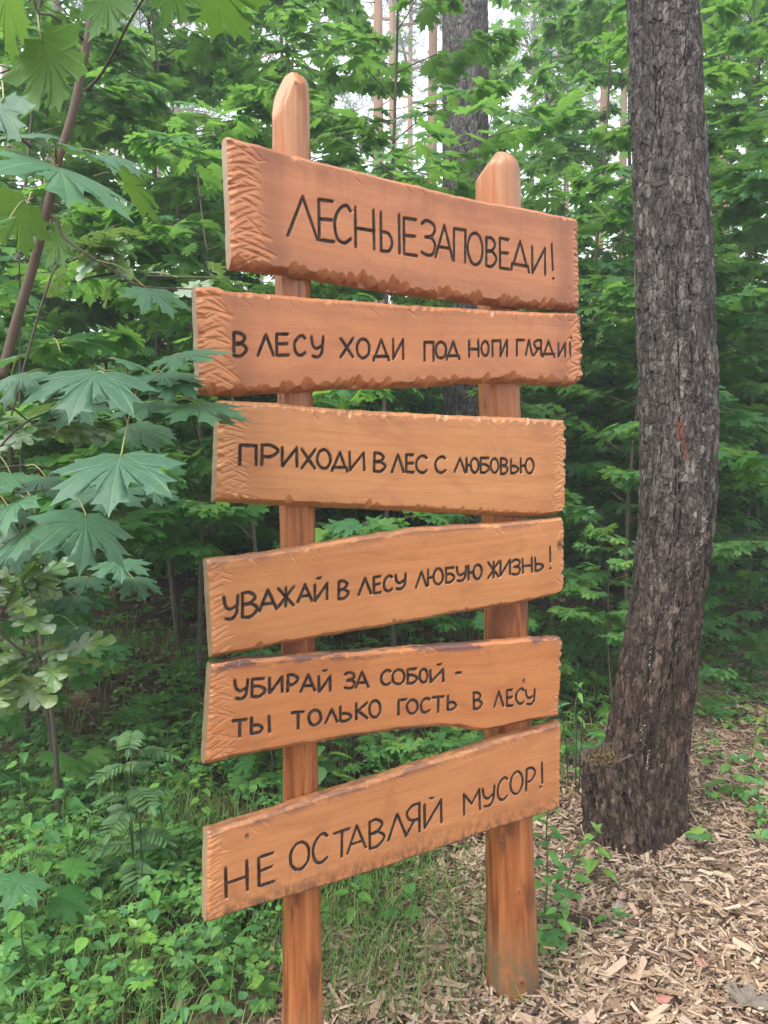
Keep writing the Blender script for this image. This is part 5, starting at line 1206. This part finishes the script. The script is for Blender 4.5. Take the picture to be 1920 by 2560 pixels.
HB = [  # kind, label, category, place (2212-high pixels), height, pairs, leaf size, leaf, material
 ('nettle', 'tall nettle right against the stout post, tip at the lowest plank', 'plant', (1172, 1975), .46, 9, .066, L_OVATE, 'herb', (.03, 0)),
 ('nettle', 'nettle leaning away from the stout post over the chips', 'plant', (1205, 2000), .30, 7, .058, L_OVATE, 'herb', (.08, -.03)),
 ('nettle', 'small dark nettle low beside the stout post', 'plant', (1195, 2045), .14, 4, .058, L_OVATE, 'herb', (.03, 0)),
 ('herb_plant', 'light green broad leaved herb in front of the sawn stub', 'plant', (1285, 1905), .22, 4, .072, L_OVATE, 'lime', (.0, -.02)),
 ('herb_plant', 'tiny herb with one round leaf on the chips below the stub', 'plant', (1318, 2008), .06, 2, .06, L_OVATE, 'herb', (.02, 0)),
 ('herb_plant', 'yellow green broad leaved seedling below the corner of the lowest plank', 'plant', (300, 2140), .20, 3, .085, L_OVATE, 'lime', (0, 0)),
 ('herb_plant', 'large leaved herb with heart shaped leaves near the frame edge', 'plant', (95, 1960), .30, 5, .085, L_OVATE, 'herb', (.02, 0)),
 ('herb_plant', 'upright nettle like herb just behind the heart leaved one', 'plant', (140, 1880), .34, 6, .072, L_OVATE, 'herb', (.02, 0)),
 ('herb_plant', 'bushy dark herb in the lower corner', 'plant', (60, 2180), .32, 7, .075, L_OVATE, 'herb', (0, 0)),
 ('herb_plant', 'four leaved pale herb below the rowan sapling', 'plant', (275, 2185), .16, 3, .065, L_OVATE, 'herb', (0, 0)),
 ('herb_plant', 'dark veined herb under the hanging corner of the lowest plank', 'plant', (420, 2130), .16, 3, .068, L_OVATE, 'herb', (0, 0)),
 ('herb_plant', 'pale shoot rising at the lower corner of the lowest plank', 'plant', (492, 2120), .20, 3, .05, L_OVATE, 'lime', (0, 0)),
 ('herb_plant', 'small herb at the foot of the slimmer post', 'plant', (575, 2175), .12, 3, .055, L_OVATE, 'lime', (0, 0)),
 ('herb_plant', 'light herb in the grass between the posts', 'plant', (770, 2005), .14, 3, .07, L_OVATE, 'lime', (0, 0)),
 ('herb_plant', 'small three leaved herb on the edge of the chips between the posts', 'plant', (885, 1945), .09, 2, .075, L_OVATE, 'herb', (0, 0)),
 ('herb_plant', 'narrow leaved herb behind the end of the fifth plank', 'plant', (1235, 1660), .42, 6, .10, L_LANCE, 'herb', (.03, 0)),
 ('herb_plant', 'pale leaved clump growing from the chips past the big trunk', 'plant', (1580, 1740), .20, 4, .10, L_OVATE, 'herb', (0, 0)),
 ('herb_plant', 'low pale herb on the chips close beside the big trunk', 'plant', (1530, 1660), .16, 4, .08, L_OVATE, 'herb', (0, 0)),
 ('herb_plant', 'fern like bright clump at the frame edge past the big trunk', 'plant', (1635, 1470), .30, 7, .12, L_LANCE, 'lime', (0, 0)),
 ('herb_plant', 'round leaved patch behind the big trunk on the shady path edge', 'plant', (1570, 1430), .20, 4, .11, L_OVATE, 'herb', (0, 0)),
 ('herb_plant', 'small herb on the bare chips at the frame edge', 'plant', (1600, 1560), .14, 4, .075, L_OVATE, 'herb', (0, 0)),
 ('herb_plant', 'leafy pale herb at the frame edge, lowest of those on the chips', 'plant', (1640, 1790), .17, 5, .06, L_OVATE, 'herb', (0, 0)),
 ('herb_plant', 'pair leaved pale herb on the chips, midway along the frame edge', 'plant', (1625, 1690), .16, 5, .065, L_OVATE, 'cover', (0, 0)),
 ('herb_plant', 'wide low herb on the chips where the shade of the wood begins', 'plant', (1590, 1500), .15, 5, .07, L_OVATE, 'cover', (0, 0)),
 ('herb_plant', 'narrow leaved tuft like herb on the chips at the frame edge', 'plant', (1655, 1620), .2, 7, .075, L_LANCE, 'lime', (0, 0)),
 ('herb_plant', 'tall bushy herb at the frame edge below the low whitened oak', 'plant', (50, 1830), .40, 8, .072, L_OVATE, 'herb', (.02, 0)),
 ('herb_plant', 'tall pale herb just behind the rowan sapling', 'plant', (345, 1830), .34, 7, .06, L_OVATE, 'cover', (.02, 0)),
 ('herb_plant', 'bushy herb in front of the rowan sapling', 'plant', (330, 2060), .26, 7, .06, L_OVATE, 'cover', (.02, 0)),
 ('herb_plant', 'narrow leaved bushy herb between the rowan and the heart leaved herb', 'plant', (205, 1960), .34, 8, .065, L_LANCE, 'herb', (.0, 0)),
 ('herb_plant', 'bright leafy herb close beside the hanging corner of the fifth plank', 'plant', (440, 1800), .26, 6, .055, L_OVATE, 'lime', (.0, 0)),
 ('herb_plant', 'leafy herb between the bushy dark herb and the four leaved one', 'plant', (200, 2160), .24, 7, .06, L_OVATE, 'cover', (.0, 0)),
 ('herb_plant', 'tall leafy herb seen between the lowest two planks', 'plant', (700, 1730), .28, 5, .11, L_OVATE, 'herb', (0, 0)),
 ('herb_plant', 'broad leaved herb in the middle of the herb carpet', 'plant', (300, 1640), .30, 5, .09, L_OVATE, 'cover', (0, 0)),
 ('herb_plant', 'narrow leaved herb arching near the end of the fifth plank over the carpet', 'plant', (400, 1690), .36, 6, .075, L_LANCE, 'herb', (.10, 0)),
]
for i_, (kd, lb_, ct, (x, y), h, pr, ls, bs, mt, ln_) in enumerate(HB): herb(kd, lb_, ct, GD_(x, y), h, pr, ls, bs, mt, 500 + i_, ln_)
SD = [((390, 1395), .42, 9, .10, 'maple seedling standing clear on the dark floor beside the fourth plank'), ((150, 1520), .55, 10, .11, 'taller maple seedling on the shady floor near the frame edge'),
      ((700, 1690), .22, 5, .11, 'dark maple seedling beside the slimmer post under the fifth plank'), ((575, 1725), .16, 4, .10, 'dark maple seedling just outside the slimmer post under the fifth plank'),
      ((860, 1985), .07, 5, .055, 'tiny maple seedling alone on the chips between the posts'), ((1255, 1500), .48, 8, .11, 'pale maple seedling behind the end of the fifth plank'),
      ((1225, 1440), .40, 7, .10, 'maple seedling on the shady floor past the fourth plank end'), ((1300, 1410), .45, 8, .11, 'maple seedling between the planks and the big trunk, furthest back'),
      ((40, 2080), .26, 6, .12, 'spotted maple seedling low at the frame edge by the lower corner'), ((690, 1435), .30, 7, .10, 'maple seedling peeping out under the fourth plank by the slimmer post'),
      ((1540, 1400), .4, 8, .11, 'maple seedling just past the big trunk on the shady floor'), ((1620, 1385), .35, 7, .11, 'maple seedling near the frame edge on the shady floor'), ((1220, 2035), .05, 4, .06, 'tiny seedling on the chips beside the nettles'), ((560, 1500), .3, 6, .09, 'maple seedling partly covered by the left end of the fifth plank')]
SD[-1] = (SD[-1][0], SD[-1][1], SD[-1][2], SD[-1][3], 'maple seedling partly covered by the fifth plank')
for i_, (xy, h, n_, ls, lb_) in enumerate(SD): seedling(lb_, GD_(*xy), h, n_, ls, 700 + i_)
# horsetail stems
def horsetail(label, stems, seed):
    b = GD_(*stems[0][0]); o0 = np.array([b[0], b[1], 0.0]); t = thing('horsetail', label, 'plant', tuple(o0), 'dark horsetail stems'); wd = MB()
    for (x, y), h, lx in stems:
        g = GD_(x, y); a = np.array([g[0], g[1], -.02]); tube(wd, smoothpath([a, a + [lx * .3, 0, h * .5], a + [lx, 0, h]], 8), np.linspace(.0028, .0016, 8), 6)
    m_, nt_ = M.get('horsetail'), None
    wd.build('stem', M['horsetail'], t, o0, smooth=True)
M['horsetail'] = plain_wood('horsetail_stem', (.012, .035, .018), (.03, .065, .035))
horsetail('thin dark horsetail stems rising from the herb carpet behind the rowan', [((295, 1960), .46, -.03), ((308, 1965), .40, .0), ((300, 1990), .30, .03)], 1)
horsetail('dark horsetail stems between the plank ends and the sawn stub', [((1243, 1710), .62, .0), ((1228, 1700), .44, -.05), ((1250, 1715), .5, .02)], 2)

# ------------------------------------------------------------------ ground cover, grass, litter
rg = np.random.default_rng(900)
def off_path(x, y): return (1 - path_mask(x, y))
mb = MB()
def cover(n, ylo, yhi, lsz, hmin, hmax, dens):
    x = rg.uniform(-.75 * yhi - .2, .75 * yhi + .3, int(n * 1.2)); y = rg.uniform(ylo, yhi, int(n * 1.2))
    k = (np.abs(x) < .72 * y + .5) & (rg.random(len(x)) < dens(x, y)); x, y = x[k], y[k]
    h = rg.uniform(hmin, hmax, len(x)) * (.5 + fbm(x * 3, y * 3, 91, 2)); z0 = gz(x, y); s = lsz * rg.uniform(.55, 1.25, len(x))
    kind = (fbm(x * 2.2 + 40, y * 2.2, 95, 3) * 7 + rg.normal(0, .45, len(x))).astype(int) % 3
    a0 = rg.uniform(0, 6.28, len(x)); up = np.column_stack([rg.normal(0, .25, len(x)), rg.normal(-.15, .25, len(x)), np.ones(len(x))])
    for q in range(3):
        a = a0 + q * 2.09 + rg.normal(0, .2, len(x)); d = np.column_stack([np.cos(a), np.sin(a), rg.normal(-.12, .2, len(x))])
        for kk, bs in ((0, L_ROUND), (1, L_OVATE), (2, L_FAR)):
            g_ = kind == kk
            scatter(mb, bs, (np.column_stack([x, y, z0 + h]) + d * .004)[g_], d[g_], up[g_], s[g_] * (1.0, 1.15, 1.25)[kk], rg.uniform(.5, 1.5, g_.sum()), rg)
def dens_near(x, y): return off_path(x, y) * np.clip((fbm(x * 2.3, y * 2.3, 61, 3) - .34) * 4.5, 0, 1)
def dens_shade(x, y): return off_path(x, y) * np.clip((fbm(x * 1.1, y * 1.1, 63, 3) - .36) * 4.0, 0, 1) * np.clip((6.0 - y) / 2.2 + .12, .06, 1)
cover(14000, 1.7, 3.4, .027, .02, .17, dens_near)
cover(13000, 3.4, 5.2, .035, .03, .20, lambda x, y: np.minimum(dens_near(x, y), dens_shade(x, y) + .25))
cover(7000, 5.0, 9.0, .062, .03, .22, dens_shade)
def dens_tuft(x, y): return path_mask(x, y) * np.clip((fbm(x * 2.6, y * 2.6, 66, 3) - .50 + .15 * np.clip((x - 1.15) / .5, 0, 1)) * 7, 0, 1) * np.clip((y - 2.7) / 1.2, 0, 1)
cover(9000, 2.2, 6.5, .040, .02, .11, dens_tuft)
tag(mb.build('ground_cover', M['cover']), 'low three leaved herbs carpeting the forest floor', 'ground cover', kind='stuff')
# broader leaves mixed into the carpet
mb = MB()
for n, y0, y1, ls, hh in ((1300, 1.7, 3.6, .046, .20), (1300, 3.4, 6.5, .062, .22)):
    n = int(n * 1.2); x = rg.uniform(-.74 * y1, .74 * y1, n); y = rg.uniform(y0, y1, n); k = (np.abs(x) < .72 * y + .5) & (rg.random(n) < off_path(x, y) * np.clip((fbm(x * 2.3, y * 2.3, 71, 3) - .40) * 5, 0, 1) * np.clip((6.2 - y) / 2, 0, 1)); x, y = x[k], y[k]
    h = rg.uniform(.04, hh, len(x)); a0 = rg.uniform(0, 6.28, len(x))
    for q in range(4):
        a = a0 + q * 1.571; d = np.column_stack([np.cos(a), np.sin(a), rg.normal(-.2, .2, len(x))])
        scatter(mb, L_OVATE, np.column_stack([x, y, gz(x, y) + h + (q % 2) * .02]) + d * .012, d, np.array([0, 0, 1.0]) + rg.normal(0, .25, (len(x), 3)), ls * rg.uniform(.5, 1.15, len(x)), rg.uniform(.5, 1.5, len(x)), rg)
tag(mb.build('broad_leaf_ground_cover', M['herb']), 'broader toothed herb leaves mixed into the carpet', 'ground cover', kind='stuff')
mb = MB()
def blades(n, y0, y1, hmin, hmax, dens, w=.0028):
    n = int(n * 1.2); x = rg.uniform(-.75 * y1, .75 * y1, n); y = rg.uniform(y0, y1, n); k = (np.abs(x) < .72 * y + .5) & (rg.random(n) < dens(x, y)); x, y = x[k], y[k]; m_ = len(x)
    h = rg.uniform(hmin, hmax, m_); a = rg.uniform(0, 6.28, m_); b = rg.uniform(.2, 1.1, m_) * h; d = np.column_stack([np.cos(a), np.sin(a), np.zeros(m_)]); sd_ = np.column_stack([-d[:, 1], d[:, 0], np.zeros(m_)])
    base = np.column_stack([x, y, gz(x, y) - .01]); V = []
    for f, ww in ((0, 1), (.4, 1), (.75, .7), (1, 0)):
        c = base + d * (b * f ** 2)[:, None] + np.array([0, 0, 1.0]) * (h * (f - .25 * f ** 3))[:, None]; V += [c - sd_ * w * ww, c + sd_ * w * ww] if ww else [c]
    V = np.stack(V, 1); o = 7 * np.arange(m_)[:, None, None]
    mb.add(V.reshape(-1, 3), [(np.array([[0, 1, 3, 2], [2, 3, 5, 4]])[None] + o).reshape(-1, 4), (np.array([[4, 5, 6]])[None] + o).reshape(-1, 3)])
SL = np.array([sw(np.array(-.35), np.array(0.0), np.array(-.1))[:2]])
def dens_grass(x, y): return np.clip(off_path(x, y) + .25 * (off_path(x, y) > .05), 0, 1) * np.clip((fbm(x * 2.4, y * 2.4, 81, 3) - .38) * 5, 0.04, 1)
def dens_tuft2(x, y): return np.exp(-((x + .02) ** 2 + (y - 2.25) ** 2) / .10) + .8 * np.exp(-((x + .35) ** 2 + (y - 2.5) ** 2) / .08) + .6 * np.exp(-((x - .05) ** 2 + (y - 2.75) ** 2) / .06)
blades(26000, 1.7, 3.6, .06, .27, dens_grass, .0017)
blades(16000, 3.6, 6.5, .08, .30, dens_grass, .0022)
blades(17000, 1.9, 3.1, .05, .22, dens_tuft2, .0014)
blades(6000, 2.8, 6.5, .05, .20, dens_tuft, .0018)
tag(mb.build('grass', M['grass']), 'thin grass blades among the herbs and beside the chips', 'grass', kind='stuff')
mb = MB()
for n, y0, y1, s in ((5200, 1.8, 5.0, .035), (7500, 4.5, 12.0, .07)):
    n = int(n * 1.2); x = rg.uniform(-.74 * y1, .74 * y1, n); y = rg.uniform(y0, y1, n); k = (np.abs(x) < .72 * y + .5) & (rg.random(n) < off_path(x, y)); x, y = x[k], y[k]; m_ = len(x)
    d = rg.normal(size=(m_, 3)) * [1, 1, .2]
    scatter(mb, L_FAR if s > .05 else L_ROUND, np.column_stack([x, y, gz(x, y) + rg.uniform(.002, .02, m_)]), d, np.array([0, 0, 1.0]) + rg.normal(0, .35, (m_, 3)), s * rg.uniform(.4, 1.3, m_), rg.uniform(-2.5, 2.5, m_), rg)
m, nt = new_mat('dead_leaf')
isl = nd(nt, 'ShaderNodeNewGeometry').outputs['Random Per Island']
finish(nt, pbsdf(nt, ramp(nt, isl, [(0, (.035, .022, .015)), (.4, (.10, .06, .038)), (.75, (.19, .12, .075)), (1, (.27, .20, .14))]), .8, .2)); M['dead_leaf'] = m
tag(mb.build('leaf_litter', M['dead_leaf']), 'brown dead leaves lying on the shady floor', 'litter', kind='stuff')

# ------------------------------------------------------------------ small things lying on the chips
def on_ground(px, py): g = G(px, py); return np.array([g[0], g[1], float(gz(g[0], g[1]))])
p = on_ground(1612, 2278); t = thing('pine_cone', 'brown pine cone lying on the chips below the big pine', 'pine cone', tuple(p + [0, 0, .022]))
t.rotation_euler = (math.radians(80), 0, math.radians(25)); mb = MB()
tube(mb, [(0, 0, -.026), (0, 0, 0), (0, 0, .026)], [.008, .010, .004], 8)
for k in range(64):
    f = k / 63; a = k * 2.3999; z = -.024 + .05 * f; r_ = .016 * math.sin(math.pi * (.18 + .78 * f)) ; d = np.array([math.cos(a), math.sin(a), 0]); s = np.array([-d[1], d[0], 0]); u = np.array([0, 0, 1.0])
    c = d * r_ * .4 + u * z; e = d * (r_ + .004) + u * (z + .007)
    mb.add([c - s * .003, c + s * .003, e + s * .0035, e - s * .0035, c - s * .003 - u * .002, c + s * .003 - u * .002, e + s * .0035 - u * .003, e - s * .0035 - u * .003], np.array([[0, 1, 2, 3], [7, 6, 5, 4], [3, 2, 6, 7], [0, 3, 7, 4], [1, 5, 6, 2]]))
mb.build('scales', plain_wood('pine_cone_scale', (.045, .028, .018), (.16, .10, .065), (60, 60, 60)), t)
def dry_leaf(label, px, size, ang, seed, col, shape=L_HERO):
    rg = np.random.default_rng(seed); p = on_ground(*px); lb = MB(); V, F = shape
    V = V.copy(); V[:, 2] = .42 * (fbm(V[:, 0] * 3.2 + seed, V[:, 1] * 3.2, seed, 3) - .4) + .25 * np.abs(V[:, 0]) ** 1.5 + .10 * V[:, 1] ** 2
    scatter(lb, (V, F), (p + [0, 0, .022])[None], np.array([[math.cos(ang), math.sin(ang), .05]]), np.array([[.1, -.15, 1.0]]), [size])
    m_, nt_ = new_mat('dry_leaf'); ps = nd(nt_, 'ShaderNodeNewGeometry').outputs['Position']
    finish(nt_, pbsdf(nt_, mixc(nt_, noise(nt_, ps, 40.0, 4), tuple(k * .55 for k in col), tuple(min(1, k * 1.4) for k in col)), .8, .2))
    o = lb.build('dry_leaf', m_, None, tuple(p), smooth=True); o.location = tuple(p); tag(o, label, 'leaf', 'fallen dry leaves on the chips')
dry_leaf('big crumpled grey dry leaf on the chips in the lower corner', (1875, 2535), .095, 1.2, 1, (.17, .145, .115))
dry_leaf('reddish dry leaf lying flat on the chips near the frame bottom', (1640, 2515), .055, .2, 2, (.36, .16, .13), L_OVATE)
dry_leaf('small reddish dry leaf beside the dark one, upper part of the chips', (1770, 2430), .05, 2.2, 3, (.34, .17, .13), L_OVATE)
dry_leaf('pinkish dry leaf scrap beside the nettles', (1548, 2255), .05, .8, 4, (.40, .27, .22), L_OVATE)
def stick(label, a, b, r, seed, mat='dead_twig'):
    rg = np.random.default_rng(seed); p0, p1 = on_ground(*a) + [0, 0, .02], on_ground(*b) + [0, 0, .022]; mb = MB(); n = 12
    pth = smoothpath([p0, p0 * .66 + p1 * .34 + rg.normal(0, .008, 3) * [1, 1, .3], p0 * .33 + p1 * .67 + rg.normal(0, .008, 3) * [1, 1, .3], p1], n)
    tube(mb, pth, r * (1 - .4 * np.linspace(0, 1, n)) * (1 + .12 * rg.normal(size=n)), 8)
    nb = pth[6] + nrm(rg.normal(size=3) * [1, 1, .3]) * r * 8; tube(mb, [pth[6], nb], [r * .5, r * .25], 5)
    o = mb.build('stick', M[mat], None, tuple(p0), smooth=True); o.location = tuple(p0); tag(o, label, 'stick', 'fallen sticks')
stick('thin dark stick on the chips below the big pine', (1716, 2195), (1790, 2222), .003, 1)
stick('short thick brown stick beside the slimmer post', (866, 2402), (915, 2372), .007, 2)
stick('dark stick on the chips near the pine cone', (1520, 2310), (1480, 2330), .006, 3)
stick('long thin stick lying among herbs near the lower plank corner', (640, 2420), (716, 2365), .004, 4)
stick('pale bare stick lying across the shady floor', (165, 1545), (290, 1552), .009, 5, 'sapling_bark')

# ------------------------------------------------------------------ the damp air of the wood
def haze_box(x0, x1, y0, y1, z0, z1, density):
    V = [(x, y, z) for z in (z0, z1) for y in (y0, y1) for x in (x0, x1)]
    mb = MB(); mb.add(V, np.array([[0, 2, 3, 1], [4, 5, 7, 6], [0, 1, 5, 4], [2, 6, 7, 3], [0, 4, 6, 2], [1, 3, 7, 5]]))
    m, nt = new_mat('haze')
    v = nd(nt, 'ShaderNodeVolumePrincipled', {'Color': (.90, .95, 1.0), 'Density': density, 'Anisotropy': .2})
    o = nd(nt, 'ShaderNodeOutputMaterial'); nt.links.new(v.outputs[0], o.inputs['Volume'])
    tag(mb.build('haze', m), 'thin pale haze hanging in the wood', 'haze', kind='stuff')
haze_box(-64, 64, -60, 68, -1.5, 23.5, .0080)
